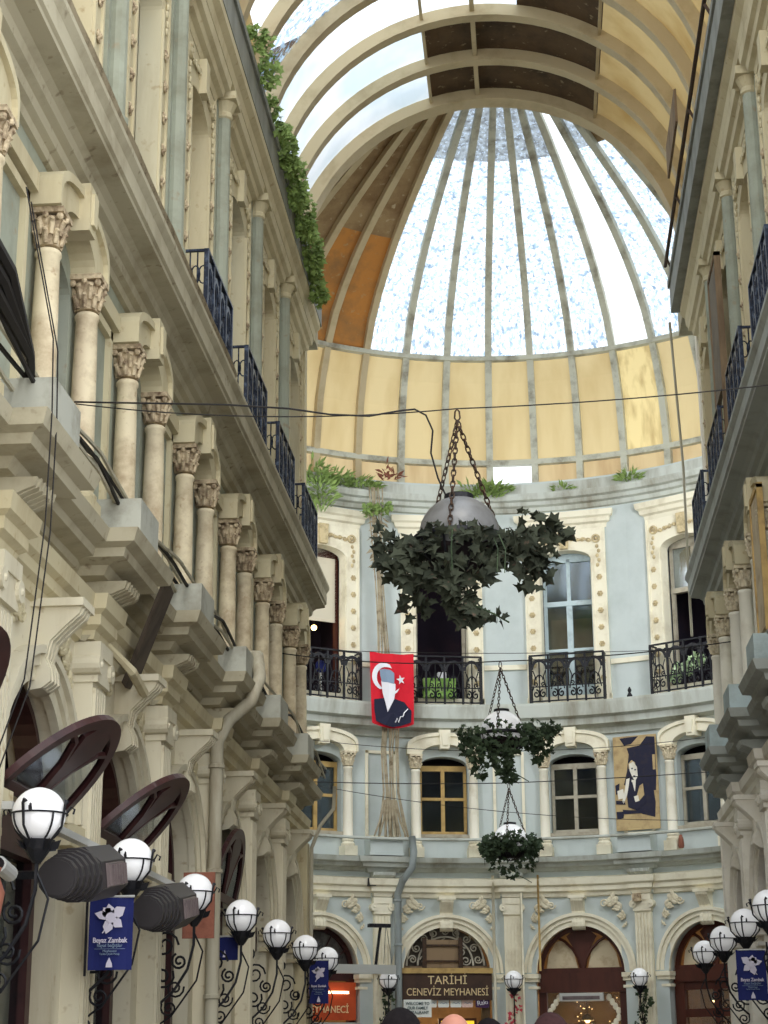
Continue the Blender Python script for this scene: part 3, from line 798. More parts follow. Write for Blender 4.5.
# ------------------------------------------------------------------ place modules
nw = [0]; nd = [0]
def frame_for(w, i):
    if w == 'A': return ['woodG', 'woodY', 'woodY', 'woodG', 'woodG', 'woodG'][i]
    return 'woodG' if w == 'R' else 'woodD'
for w, cs in (('L', CL), ('R', CR), ('A', APT)):
    for i, t in enumerate(cs):
        # middle storey window
        nw[0] += 1
        r = put(empty('window_%d' % nw[0], kind='structure', label='middle storey window under a segmental hood, %s' % where(w, i), cat='window'), w, t)
        if w != 'A': r.scale = (1, 1, SZ); r.location.z = 6.32 * (1 - SZ)
        inst('hood', hoodA if w == 'A' else hoodL, r)
        inst('window_frame', MF[frame_for(w, i)], r)
        if not (w == 'L' and i == 2): inst('pane', MPANE, r)
        inst('interior', MCAV, r); inst('window_sill', MSILL, r)
        for du, nm in ((-0.70, 'left'), (0.70, 'right')): put_column(w, i, t, du, nm)
        # french door
        nd[0] += 1
        k = 'A' if w == 'A' else 'L'
        r = put(empty('door_%d' % nd[0], kind='structure', label='tall balcony door in a cream surround with rosettes, %s' % where(w, i), cat='door'), w, t)
        if w != 'A': r.location.z = DZ - 0.02
        inst('surround', MS[k], r); inst('lintel', ML_[k], r); q_ = inst('scrollwork', MO[k], r); q_.location = (0, 0 if w != 'A' else -0.06, 0)
        for s in (-1, 1):
            for q in range(7):
                o = inst('rosette', MR[k], r); o.location = (s * 0.85, -0.07 if w != 'A' else -0.13, 10.55 + q * 0.42)
        inst('interior', DCAV, r)
        if w == 'A':
            if i in (1,):
                inst('door_frame', door_frame_mesh('woodR', False, False), r); inst('roller_blind', DP_blind, r)
            elif i == 2:
                inst('door_frame', door_frame_mesh('woodG', False, False), r)
            elif i == 4:
                inst('door_frame', door_frame_mesh('woodG', True, False), r); inst('pane', DP_top, r)
            else:
                inst('door_frame', door_frame_mesh('woodB', True, True), r); inst('pane', DP_full, r); inst('curtain', DP_reflect, r)  # the peach sheet is a painted reflection, no cloth hangs here
        else:
            if i % 2 == 0 or w == 'R':
                inst('door_frame', door_frame_mesh('woodG', True, True), r); inst('curtain', DP_shut, r)
            else:
                inst('door_frame', door_frame_mesh('woodG', False, False), r); inst('printed_blind', DP_sky, r)
        # railing
        if w == 'L' and i < 4: pass
        key = 'blue' if w != 'A' else 'iron'
        src = rail_blue if key == 'blue' else rail_iron
        skip = (w == 'L' and i < 4)
        o = None if skip else (copy_tree(src) if key in used_r else src)
        if not skip: used_r[key] = 1; put(o, w, t)
        if w != 'A' and o: o.location.z += DZ
        if o: tag(o, '%s balcony railing %s' % ('blue-black cast iron' if key == 'blue' else 'black wrought iron scrollwork', where(w, i)), 'railing', 'iron balcony railings of the upper storey')
        # ground arch
        nw[0] += 1
        r = put(empty('window_%d' % nw[0], kind='structure', label='round headed ground floor arch %s' % where(w, i), cat='arch'), w, t)
        inst('arch_moulding', AT[w], r); inst('impost', IT[w], r); inst('leaf_relief', ST[w], r); inst('keystone', KC[w], r)
        # bay line pieces at the far edge of the bay (t + half a bay)
    lines = [c + BAY / 2 for c in cs[:-1]] if w != 'A' else [-45.0, -22.5, 0.0, 22.5, 45.0]
    if w != 'A': lines = [cs[0] - BAY / 2] + lines
    for i, t in enumerate(lines):
        o = GP[w] if w not in gp_used else copy_tree(GP[w])
        put(o, w, t); tag(o, 'fluted ground floor pilaster %s' % where_b(w, i), 'pilaster', 'fluted pilasters between the ground floor arches')
        o = CN[w] if w not in gp_used else copy_tree(CN[w])
        put(o, w, t); tag(o, 'ribbed scroll bracket under the stepped ledge %s' % where_b(w, i), 'bracket', 'scroll brackets under the first ledge')
        gp_used.add(w)
        NT[0] += 1
        r = put(empty('trim_%d' % NT[0], kind='structure', label='pedestal and framed panel on the bay line %s' % where_b(w, i), cat='panel'), w, t)
        inst('frieze_block', FB[w], r); inst('pedestal_block', PD[w], r); q_ = inst('panel_moulding', PN[w], r)
        if w != 'A': q_.scale.z = SZ; q_.location.z = 6.32 * (1 - SZ)
        if w != 'A':
            o = UP if not up_used[0] else copy_tree(UP)
            up_used[0] = True
            put(o, w, t); tag(o, 'round grey green upper storey pilaster %s' % where_b(w, i), 'pilaster', 'upper storey pilasters between the balcony doors')
# short cream dado between the rotunda balconies
d = MB(True)
for t in (-45, -22.5, 0, 22.5, 45):
    u = math.radians(t) * RA; d.box(u - 0.52, u + 0.52, 0, 0.06, 10.88, 11.0)
trim(d, M['trimA'], 'cream dado moulding between the balconies of the back wall')

# ground floor window joinery ------------------------------------------
def fan_frame(mtl_name):
    m = MB(); r = 1.03; z = 3.70
    m.ring(0, z, r - 0.10, r, -0.30, -0.20, 0, PI, 24)
    m.box(-r, r, -0.31, -0.19, z - 0.06, z + 0.07)
    # two leaf shaped lights: curved muntins springing from the middle of the base
    for s in (-1, 1):
        pts = [(s * (0.02 + 0.50 * (1 - math.cos(a))), -0.25, z + 0.9 * math.sin(a)) for a in [PI / 2 * k / 8 for k in range(9)]]
        pts = [(s * 0.04, -0.25, z + 0.05), (s * 0.10, -0.25, z + 0.3), (s * 0.22, -0.25, z + 0.5), (s * 0.40, -0.25, z + 0.68), (s * 0.62, -0.25, z + 0.80)]
        m.tube(pts, 0.035, 5)
    m.prism([(-0.16, z + 0.96), (-0.36, z + 0.80), (-0.14, z + 0.42), (0, z + 0.05), (0.14, z + 0.42), (0.36, z + 0.80), (0.16, z + 0.96)], -0.29, -0.23)
    return m
def half_disc(r, z, w0, w1, n=18):
    return MB().prism([(r * math.cos(PI * k / n), z + r * math.sin(PI * k / n)) for k in range(n + 1)], w0, w1)
def shop_front(r, woodk, paneK, fan=True):
    if fan: fan_frame(woodk).build('fanlight_frame', M[woodk], r)
    m = MB()
    m.box(-1.04, -0.90, -0.32, -0.18, 0, 3.66).box(0.90, 1.04, -0.32, -0.18, 0, 3.66).box(-1.04, 1.04, -0.34, -0.14, 3.30, 3.66)
    m.box(-0.9, 0.9, -0.32, -0.18, 0, 0.9)
    m.build('shop_frame', M[woodk], r)
    if fan: half_disc(0.98, 3.72, -0.26, -0.25).build('fanlight_pane', M['pane'], r)
    MB().box(-0.9, 0.9, -0.26, -0.25, 0.9, 3.32).build('pane', M[paneK], r)

for w, cs in (('L', CL), ('R', CR)):
    for i, t in enumerate(cs):
        nw[0] += 1
        r = put(empty('window_%d' % nw[0], kind='structure', label='dark wooden shop window inside the ground floor arch %s' % where(w, i), cat='window'), w, t)
        openfan = (w == 'L' and i in (1, 2, 3, 5))
        shop_front(r, 'woodD', 'pane', not openfan)
        if openfan:
            MB().ring(0, 3.70, 0.97, 1.05, -0.36, -0.14, 0, PI, 24).build('fanlight_rim', M['woodD'], r)
        cavity(1.3, 0.0, 5.2, -0.45, -2.2).build('interior', M['darkV'], r)
        MB().box(-0.85, 0.85, -0.50, -0.47, 2.75, 3.25).build('valance', M['valance'], r)
        m = MB()
        for s in (-1, 1):
            n = 10
            for k in range(n):
                u0 = s * (0.85 - 0.32 * k / n); u1 = s * (0.85 - 0.32 * (k + 1) / n); w0 = -0.52 - 0.04 * (k % 2); w1 = -0.52 - 0.04 * ((k + 1) % 2)
                m.add([(u0, w0, 0.9), (u1, w1, 0.9), (u1, w1, 2.9), (u0, w0, 2.9)], [(0, 1, 2, 3)])
        m.build('net_curtain', M['curtain'], r)
# tilted open fanlights on the left
def open_fan(t, ang, label, scale=1.0):
    r = empty('fanlight_sash', label=label, cat='window sash', group='open half round sashes leaning out of the left arches')
    z0 = 0.0
    m = MB(); R = 0.98
    m.ring(0, 0, R - 0.12, R, -0.03, 0.03, 0, PI, 26).box(-R, R, -0.03, 0.03, 0, 0.1)
    m.box(-0.04, 0.04, -0.02, 0.02, 0.05, 0.35)
    m.build('frame', M['woodD'], r)
    k = MB()
    k.prism([(-0.14, 0.93), (-0.30, 0.72), (-0.11, 0.38), (0, 0.06), (0.11, 0.38), (0.30, 0.72), (0.14, 0.93)], -0.025, 0.025)
    for s in (-1, 1):
        k.tube([(s * 0.03, 0, 0.06), (s * 0.16, 0, 0.42), (s * 0.36, 0, 0.64), (s * 0.66, 0, 0.72)], 0.035, 6)
    k.build('muntin', M['woodD'], r)
    half_disc(R - 0.1, 0.02, -0.008, 0.0).build('pane', M['pane'], r)
    loc, rz = place('L', t)
    r.matrix_world = Matrix.Translation(Vector((XL + 0.02, t, 3.70))) @ Matrix.Rotation(rz, 4, 'Z') @ Matrix.Rotation(ang, 4, 'X')
    return r
open_fan(CL[1], math.radians(40), 'half round dark wood sash leaning out at the left edge, nearest of its row')
open_fan(CL[2], math.radians(46), 'large half round dark wood sash leaning out behind the nearest white globe lamp')
open_fan(CL[3], math.radians(46), 'half round dark wood sash leaning out above the second white globe lamp')
open_fan(CL[5], math.radians(14), 'half round dark wood sash barely open, farthest of its row near the corner')

# rotunda ground floor -----------------------------------------------
def apse_win(t, nm, label):
    nw[0] += 1
    return put(empty('window_%d' % nw[0] if nm == 'window' else 'door_%d' % (nd[0] + 1), kind='structure', label=label, cat=nm), 'A', t)
for t in (-56.25, 11.25, 56.25):
    r = apse_win(t, 'window', {-56.25: 'timber shop window hidden beyond the left corner', 11.25: 'red brown timber window with a two lobed fanlight and warm lamp inside', 56.25: 'timber shop window hidden beyond the right corner'}[t])
    fan_frame('woodR').build('fanlight_frame', M['woodR'], r)
    m = MB(); m.box(-1.04, -0.86, -0.32, -0.18, 0, 3.66).box(0.86, 1.04, -0.32, -0.18, 0, 3.66).box(-1.04, 1.04, -0.34, -0.12, 3.22, 3.66).box(-0.9, 0.9, -0.32, -0.18, 0, 0.9)
    m.build('shop_frame', M['woodR'], r)
    for s in (-1, 1):
        q = MB()
        q.add([(s * 0.12, -0.30, 3.78), (s * 0.86, -0.30, 3.78), (s * 0.80, -0.30, 4.1), (s * 0.62, -0.30, 4.38), (s * 0.42, -0.30, 4.42), (s * 0.22, -0.30, 4.2)], [tuple(range(6))])
        q.build('fanlight_pane', M['curtain'], r)
    MB().box(-0.86, 0.86, -0.26, -0.25, 0.9, 3.24).build('pane', M['pane'], r)
    cavity(1.2, 0.0, 4.8, -0.45, -2.0).build('interior', M['warm'], r)
    c = MB()
    for sx in (-1, 1):
        for sz_, zc in ((1, 3.1), (-1, 1.15), (-1, 2.35)):
            for k in range(4):
                c.ball(sx * (0.80 - 0.07 * k), -0.24, zc - sz_ * 0.10 * (3 - k), 0.065, 1, 0.3, 1.3, 7, 5)
    c.build('painted_scrolls', M['trimA'], r)
# timber door bay (right)
r = apse_win(33.75, 'door', 'red brown timber door with two lit glass panels at the right'); nd[0] += 1
fan_frame('woodR').build('fanlight_frame', M['woodR'], r)
m = MB(); m.box(-1.04, -0.80, -0.32, -0.16, 0, 3.66).box(0.80, 1.04, -0.32, -0.16, 0, 3.66).box(-1.04, 1.04, -0.36, -0.12, 3.40, 3.66)
m.box(-0.8, 0.8, -0.32, -0.18, 2.62, 2.8).box(-0.8, 0.8, -0.32, -0.18, 3.22, 3.42).box(-0.06, 0.06, -0.32, -0.18, 0, 2.7).box(-0.06, 0.06, -0.32, -0.18, 2.7, 3.3)
m.build('shop_frame', M['woodR'], r)
MB().box(-0.8, 0.8, -0.26, -0.25, 0.3, 3.3).build('pane', M['pane'], r)
for s in (-1, 1):
    q = MB(); q.add([(s * 0.12, -0.30, 3.78), (s * 0.86, -0.30, 3.78), (s * 0.80, -0.30, 4.1), (s * 0.62, -0.30, 4.38), (s * 0.42, -0.30, 4.42), (s * 0.22, -0.30, 4.2)], [tuple(range(6))])
    q.build('fanlight_pane', M['curtain'], r)
cavity(1.2, 0.0, 4.8, -0.45, -1.6).build('interior', M['warm'], r)
# tavern bay: iron grille
r = apse_win(-11.25, 'window', 'round arch filled with white wrought iron scroll grille above the tavern sign')
m = MB(); z = 3.86
for rr in (0.92, 0.66): m.ring(0, z, rr - 0.02, rr + 0.02, -0.22, -0.18, 0, PI, 24)
for k in range(9):
    a = PI * (k + 0.5) / 9
    scroll(m, 0.79 * math.cos(a), z + 0.79 * math.sin(a), 0.10, -0.2, 1.5, 0.018, 1 if k % 2 else -1, a, 16, 5)
for k in range(7):
    a = PI * (k + 0.5) / 7
    scroll(m, 0.50 * math.cos(a), z + 0.50 * math.sin(a), 0.12, -0.2, 1.5, 0.018, 1 if k % 2 else -1, a, 16, 5)
for u in (-0.3, 0.3): m.box(u - 0.025, u + 0.025, -0.24, -0.2, z, z + 0.95)
m.build('iron_grille', mat('off white painted iron', (200, 194, 178), 0.6, (150, 140, 120), 8, 0.5), r)
m = MB(); m.box(-1.04, -0.84, -0.32, -0.18, 0, 3.66).box(0.84, 1.04, -0.32, -0.18, 0, 3.66).box(-1.04, 1.04, -0.34, -0.1, 3.5, 3.84)
m.build('shop_frame', M['crate'], r)
half_disc(1.04, 3.7, -0.42, -0.40).build('fanlight_pane', mat('dull brown glass', (84, 76, 66), 0.5, (120, 112, 98), 3, 0.5), r)
cavity(1.3, 0.0, 4.9, -0.45, -2.4).build('interior', M['warm'], r)
# bay 1: dark fan + red sign
r = apse_win(-33.75, 'window', 'dark arch with plastic sheet in its head above a lit red sign, beside the left corner')
m = MB(); m.ring(0, 3.70, 0.93, 1.03, -0.30, -0.20, 0, PI, 24).box(-1.04, 1.04, -0.31, -0.19, 3.5, 3.74)
for k in range(5):
    a = PI * (k + 1) / 6; m.tube([(0.1 * math.cos(a), -0.25, 3.75), (0.97 * math.cos(a), -0.25, 3.7 + 0.97 * math.sin(a))], 0.02, 4)
m.build('fanlight_frame', M['woodD'], r)
m = MB(); m.box(-1.04, -0.88, -0.32, -0.18, 0, 3.55).box(0.88, 1.04, -0.32, -0.18, 0, 3.55).box(-0.05, 0.05, -0.3, -0.2, 0, 2.2).box(-0.9, 0.9, -0.3, -0.2, 2.15, 2.28)
m.build('shop_frame', M['woodR'], r)
half_disc(0.98, 3.72, -0.30, -0.29).build('fanlight_pane', mat('cloudy plastic sheet', (74, 70, 68), 0.3, (126, 122, 116), 2.5, 0.5), r)
cavity(1.3, 0.0, 4.9, -0.45, -2.2).build('interior', M['warm'], r)

# ------------------------------------------------------------------ roof
class MW_(MB):
    def P(s, u, w, z): return (u, w, z)
def smooth_obj(o):
    o.data.polygons.foreach_set('use_smooth', [True] * len(o.data.polygons)); return o

CE = empty('ceiling', kind='structure', label='glazed barrel vault and ribbed dome over the arcade', cat='roof')
VX, VZ, VR = -0.62, 16.95, 3.9
def arcband(m, y0, y1, r0, r1, a0, a1, n=30):
    p = []
    for i in range(n + 1):
        a = a0 + (a1 - a0) * i / n
        for r in (r0, r1):
            for y in (y0, y1): p.append((VX + r * math.cos(a), y, VZ + r * math.sin(a)))
    f = [(0, 1, 3, 2), (4 * n, 4 * n + 2, 4 * n + 3, 4 * n + 1)]
    for i in range(n):
        b = 4 * i
        f += [(b, b + 4, b + 5, b + 1), (b + 2, b + 3, b + 7, b + 6), (b, b + 2, b + 6, b + 4), (b + 1, b + 5, b + 7, b + 3)]
    m.raw(p, f)
YR = [33.5 - 1.6 * k for k in range(10)]
for k, y in enumerate(YR):
    m = MB()
    w = 0.14 if k == 0 else 0.07
    arcband(m, y - w, y + w, VR, VR + 0.28, 0, PI, 36)
    arcband(m, y - w - 0.05, y + w + 0.05, VR - 0.02, VR + 0.03, 0, PI, 36)
    for sx in (-1, 1):
        xa, xb = sorted((VX + sx * VR, VX + sx * (VR + 0.28)))
        m.box(xa, xb, -(y + w), -(y - w), 15.9, VZ)
    o = m.build('vault_rib', M['rib'], CE, smooth=False)
ANG = [0, 28, 56, 80, 106, 131, 156, 180]
for k in range(len(YR) - 1):
    y1, y0 = YR[k], YR[k + 1]
    for j in range(7):
        a0, a1 = math.radians(ANG[j]), math.radians(ANG[j + 1])
        if j < 2: mt = 'roofT'
        elif j < 4: mt = 'roofD'
        else: mt = 'glassV'
        if k == 2 and j == 3: mt = 'glassV'
        if k == 3 and j in (2, 3): mt = 'glass'
        if k == 2 and j == 2: mt = 'roofD'
        if k == 3 and j in (4, 5, 6): mt = 'glass'
        if k >= 4 and j == 6: mt = 'roofT'
        if k >= 5 and j in (3, 4): mt = 'glass'
        m = MB(); q_ = 6; r_ = VR + 0.25
        m.raw([(VX + r_ * math.cos(a0 + (a1 - a0) * i / q_), y, VZ + r_ * math.sin(a0 + (a1 - a0) * i / q_)) for i in range(q_ + 1) for y in (y0, y1)], [(2 * i, 2 * i + 2, 2 * i + 3, 2 * i + 1) for i in range(q_)])
        m.build('roof_panel', M[mt], CE)
for sx, mt in ((-1, 'glassV'), (1, 'roofT')):
    m = MB(); x = VX + sx * (VR + 0.25); m.box(min(x, x + 0.02 * sx), max(x, x + 0.02 * sx), -33.5, -YR[-1], 15.9, VZ); m.build('roof_skirt', M[mt], CE)
m = MB()
for a in (92, 56, 106):
    r = math.radians(a); rr = VR + 0.14; t = 0.045 if a == 92 else 0.03
    x, z = VX + rr * math.cos(r), VZ + rr * math.sin(r)
    m.box(x - t, x + t, -33.5, -YR[-1], z - t, z + t)
m.build('purlin', M['rib'], CE)

# dome
DXC = -0.35
PROF = [(r_ * 1.035 if r_ > 2 else r_, z_) for r_, z_ in [(8.71, 15.6), (8.71, 16.55), (8.62, 17.3), (8.5, 18.0), (8.3, 18.65), (8.06, 19.2), (7.68, 20.0), (7.2, 20.55), (6.65, 21.05), (6.05, 21.5), (5.35, 21.93), (4.6, 22.33), (3.9, 22.68), (3.1, 23.05), (2.3, 23.35), (1.3, 23.62), (0.12, 23.8)]]
def dpt(r, z, a, off=0.0): return (DXC + (r + off) * math.sin(a), AYC + (r + off) * math.cos(a), z)
def gore(k0, k1, a0, a1, mt, name='dome_panel'):
    m = MB(); p = []; n = 2
    pr = PROF[k0:k1 + 1]
    for i in range(n + 1):
        a = a0 + (a1 - a0) * i / n
        p += [dpt(r, z, a) for r, z in pr]
    q = len(pr); f = []
    for i in range(n):
        for k in range(q - 1): f.append((i * q + k, (i + 1) * q + k, (i + 1) * q + k + 1, i * q + k + 1))
    m.raw(p, f); return m.build(name, M[mt], CE)
for i in range(-12, 13):
    c = i * 7.5; a0, a1 = math.radians(max(-90, c - 3.75)), math.radians(min(90, c + 3.75))
    if i != 0: gore(0, 1, a0, a1, 'skirtP', 'lower_skirt_panel')
    else:
        am = (a0 + a1) / 2; gore(0, 1, a0, a1, 'glassC', 'lower_skirt_panel')
    gore(1, 5, a0, a1, 'skirtS' if c == 22.5 else 'skirt', 'skirt_panel')
    if c <= -30:
        ko = 9 if c in (-30.0, -37.5) else 7
        gore(5, ko, a0, a1, 'roofO' if c in (-37.5, -30.0) else 'roofW')
        gore(ko, 12, a0, a1, 'roofW'); gore(12, 16, a0, a1, 'roofW', 'crown_panel')
    else:
        gore(5, 12, a0, a1, 'glassC' if c == 22.5 else 'glass')
        gore(12, 16, a0, a1, 'glassC' if c == 22.5 else ('roofW' if c > 30 else 'glassD'), 'crown_panel')
for i in range(-12, 14):
    a = math.radians(i * 7.5 - 3.75); m = MB(); p = []
    hw = 0.085
    for r, z in PROF:
        h = min(hw, max(0.02, r * 0.03)); ca, sa = math.cos(a), math.sin(a)
        for off in (0.01, -0.17):
            for s in (-1, 1):
                rr = r + off * (1 if z < 19 else 0.8); zz = z + (off * 0.6 if z > 19.5 else 0)
                p.append((DXC + rr * sa + s * h * ca, AYC + rr * ca - s * h * sa, zz))
    n = len(PROF); f = []
    for k in range(n - 1):
        b = 4 * k
        f += [(b, b + 1, b + 5, b + 4), (b + 2, b + 6, b + 7, b + 3), (b, b + 4, b + 6, b + 2), (b + 1, b + 3, b + 7, b + 5)]
    f += [(0, 2, 3, 1), (4 * n - 4, 4 * n - 3, 4 * n - 1, 4 * n - 2)]
    m.raw(p, f)
    m.build('dome_rib', M['ribD'] if i > -3 else M['rib'], CE)
for (r, z, h) in ((8.97, 16.55, 0.07), (8.31, 19.2, 0.06), (8.99, 15.65, 0.05)):
    m = MB(); p = []; N = 48
    for i in range(N + 1):
        a = -PI / 2 + PI * i / N
        for rr, zz in ((r - 0.13, z - h), (r + 0.03, z - h), (r + 0.03, z + h), (r - 0.13, z + h)): p.append((DXC + rr * math.sin(a), AYC + rr * math.cos(a), zz))
    f = []
    for i in range(N):
        for k in range(4): f.append((4 * i + k, 4 * i + 4 + k, 4 * i + 4 + (k + 1) % 4, 4 * i + (k + 1) % 4))
    m.raw(p, f); m.build('dome_ring', M['ribD'], CE)
for sx, mt in ((-1, 'roofW'), (1, 'glass')):
    m = MB(); p = []
    for y in (33.6, AYC): p += [(DXC + sx * r, y, z) for r, z in PROF]
    n = len(PROF); m.raw(p, [(k, k + 1, n + k + 1, n + k) for k in range(n - 1)]); m.build('dome_side', M[mt], CE)
m = MB(); N = 40
inn = [(VX + (VR + 0.1) * math.cos(PI * i / N), VZ + (VR + 0.1) * math.sin(PI * i / N)) for i in range(N + 1)]
ol = [Vector((DXC + r, z + 0.05)) for r, z in PROF] + [Vector((DXC - r, z + 0.05)) for r, z in PROF[::-1]]
cum = [0.0]
for a, b in zip(ol[:-1], ol[1:]): cum.append(cum[-1] + (b - a).length)
out = []
for i in range(N + 1):
    d = cum[-1] * i / N; k = max(q for q in range(len(cum) - 1) if cum[q] <= d + 1e-9)
    f = (d - cum[k]) / max(1e-9, cum[k + 1] - cum[k]); q = ol[k] + (ol[k + 1] - ol[k]) * min(1, f); out.append((q.x, q.y))
inn = [(inn[0][0], 15.5)] + inn + [(inn[-1][0], 15.5)]; out = [(out[0][0], 15.5)] + out + [(out[-1][0], 15.5)]
m.band(inn, out, -33.62, -33.5)
m.build('end_wall', M['roofD'], CE)

# far tower through the open skirt panel
t = empty('tower', (-3.45, 120.0, 0), label='pale striped office tower seen far off through the clear skirt panel', cat='building')
MW_().box(-2.3, 0.6, 0, 6, 0, 46.5).build('facade', M['tower'], t)
m = MW_()
for k in range(48): m.box(-2.1, 0.4, -0.05, 0.02, 0.6 + k * 0.95, 1.05 + k * 0.95)
m.build('window_band', M['towerD'], t)

# ------------------------------------------------------------------ lamps
def make_lamp():
    r = empty('wall_lamp'); W0, Z = 0.55, 3.45
    MB().ball(0, W0, Z, 0.2, n=24, m=16).build('globe', M['globe'], r, smooth=True)
    m = MB()
    m.tube([(0.212 * math.cos(2 * PI * k / 20), W0 + 0.212 * math.sin(2 * PI * k / 20), Z) for k in range(20)], 0.008, 5, True)
    for q in range(4):
        a = q * PI / 2 + PI / 4
        m.tube([(0.212 * math.cos(a) * math.cos(b), W0 + 0.212 * math.sin(a) * math.cos(b), Z + 0.212 * math.sin(b)) for b in [-PI / 2 + PI / 2 * k / 7 for k in range(8)]], 0.008, 5)
        x, y = 0.212 * math.cos(a), 0.212 * math.sin(a)
    for a in (0, PI / 2, PI, 3 * PI / 2):
        x, y = math.cos(a), math.sin(a)
        m.tube([(0.212 * x, W0 + 0.212 * y, Z), (0.24 * x, W0 + 0.24 * y, Z + 0.05), (0.27 * x, W0 + 0.27 * y, Z + 0.03), (0.26 * x, W0 + 0.26 * y, Z - 0.005)], 0.008, 4)
    for q in range(4):
        a = q * PI / 2 + 0.3; x, y = math.cos(a), math.sin(a)
        m.tube([(0.12 * x, W0 + 0.12 * y, Z - 0.19), (0.20 * x, W0 + 0.20 * y, Z - 0.10), (0.222 * x, W0 + 0.222 * y, Z + 0.06), (0.222 * x + 0.02 * y, W0 + 0.222 * y - 0.02 * x, Z + 0.085)], [0.01, 0.01, 0.012, 0.022], 5)
    m.build('cage', M['iron'], r)
    m = MB(); m.lathe(0, W0, [(0.03, Z - 0.36), (0.06, Z - 0.32), (0.10, Z - 0.26), (0.13, Z - 0.19), (0.10, Z - 0.20)], 10)
    for q in range(8):
        a = q * PI / 4
        m.blade((0.09 * math.cos(a), W0 + 0.09 * math.sin(a), Z - 0.27), (math.cos(a), math.sin(a), 0.9), 0.12, 0.3)
    m.build('leaf_cup', M['iron'], r)
    m = MB()
    m.tube([(0, W0, Z - 0.34), (0, W0, Z - 0.55), (0, W0 - 0.06, Z - 0.80), (0, W0 - 0.2, Z - 1.02), (0, 0.15, Z - 1.2), (0, 0.05, Z - 1.25)], 0.016, 5)
    m.tube([(0, W0, Z - 0.42), (0, W0 + 0.10, Z - 0.62), (0, W0 + 0.04, Z - 0.92), (0, W0 - 0.22, Z - 1.28), (0, 0.08, Z - 1.45)], 0.010, 4)
    def sw(cw, cz, rad, fl, a0, tt=0.013):
        pts = []
        for i in range(19):
            f = i / 18; a = a0 + fl * 1.6 * 2 * PI * f; q = rad * (1 - 0.8 * f)
            pts.append((0, cw + q * math.cos(a), cz + q * math.sin(a)))
        m.tube(pts, tt, 4)
    sw(0.24, Z - 0.55, 0.15, 1, 0); sw(0.22, Z - 0.88, 0.13, -1, 0.5); sw(0.15, Z - 1.45, 0.13, 1, 1.2); sw(0.40, Z - 0.72, 0.09, 1, 2.0); sw(0.14, Z - 0.28, 0.10, -1, 1.5); sw(0.36, Z - 1.0, 0.10, -1, 0.2, 0.011); sw(0.10, Z - 0.72, 0.08, 1, 2.6, 0.011); sw(0.3, Z - 1.2, 0.09, 1, 2.6, 0.011); sw(0.12, Z - 1.15, 0.09, -1, 1.0, 0.011)
    for s in (-1, 1):
        scroll(m, s * 0.10, Z - 1.30, 0.09, 0.06, 1.5, 0.011, s, PI / 2, 14, 4)
        scroll(m, s * 0.09, Z - 0.62, 0.08, 0.06, 1.5, 0.011, -s, PI / 2, 14, 4)
        scroll(m, s * 0.08, Z - 0.95, 0.07, 0.06, 1.5, 0.011, s, 0, 14, 4)
    m.build('bracket_arm', M['iron'], r)
    MB().box(-0.03, 0.03, 0.0, 0.05, Z - 1.6, Z - 0.15).build('wall_bar', M['iron'], r)
    return r
lamp0 = make_lamp(); lu = False
def put_lamp(w, t, label, dw=0.0):
    global lu
    o = lamp0 if not lu else copy_tree(lamp0)
    lu = True
    put(o, w, t); tag(o, label, 'lamp', 'white globe wall lamps on iron brackets')
    if w == 'L': o.location.z -= 0.07
    if w == 'R': o.location.x -= dw
    return o
lampsL = [c + BAY / 2 for c in CL[:-1]] + [31.9]
for i, t in enumerate(lampsL):
    n = len(lampsL)
    lab = ['white globe lamp on the left wall, beyond the picture edge', 'largest white globe lamp on an iron bracket at the left edge, under the open sash', 'white globe lamp above the dark blue lily banner on the left wall',
           'white globe lamp beside the second grey heater on the left wall', 'white globe lamp beside the pale drain pipe on the left wall', 'white globe lamp on the left wall, fourth from the rotunda corner',
           'white globe lamp on the left wall, third from the rotunda corner', 'white globe lamp on the corner strip at the far end of the left wall'][i]
    if i == 5: lab = 'white globe lamp on the left wall, third from the rotunda corner'
    if i == 6: lab = 'white globe lamp on the left wall, second from the rotunda corner'
    put_lamp('L', t, lab, 0.0)
lampsR = [16.7, 19.9, 23.1, 25.9, 29.1, 32.5]
for i, t in enumerate(lampsR):
    lab = ['white globe lamp on the right wall, just outside the picture', 'white globe lamp on the right wall, nearest of those beyond the frame edge', 'white globe lamp cut by the right edge of the picture',
           'white globe lamp above the blue lily banner on the right wall', 'white globe lamp on the right wall, second from the rotunda corner', 'white globe lamp on the right wall, nearest to the rotunda corner'][i]
    put_lamp('R', t, lab, 0.0)
for t, lab in ((-22.5, 'white globe lamp on the back wall left of the tavern sign'), (0.0, 'white globe lamp with red flowers right of the tavern sign'), (22.5, 'white globe lamp wrapped in green vine between the two timber fronts at the right'), (-45, 'white globe lamp on the back wall hidden by the left corner'), (45, 'white globe lamp on the back wall hidden by the right corner')):
    o = put_lamp('A', t, lab)
    o.location.z += 0.05

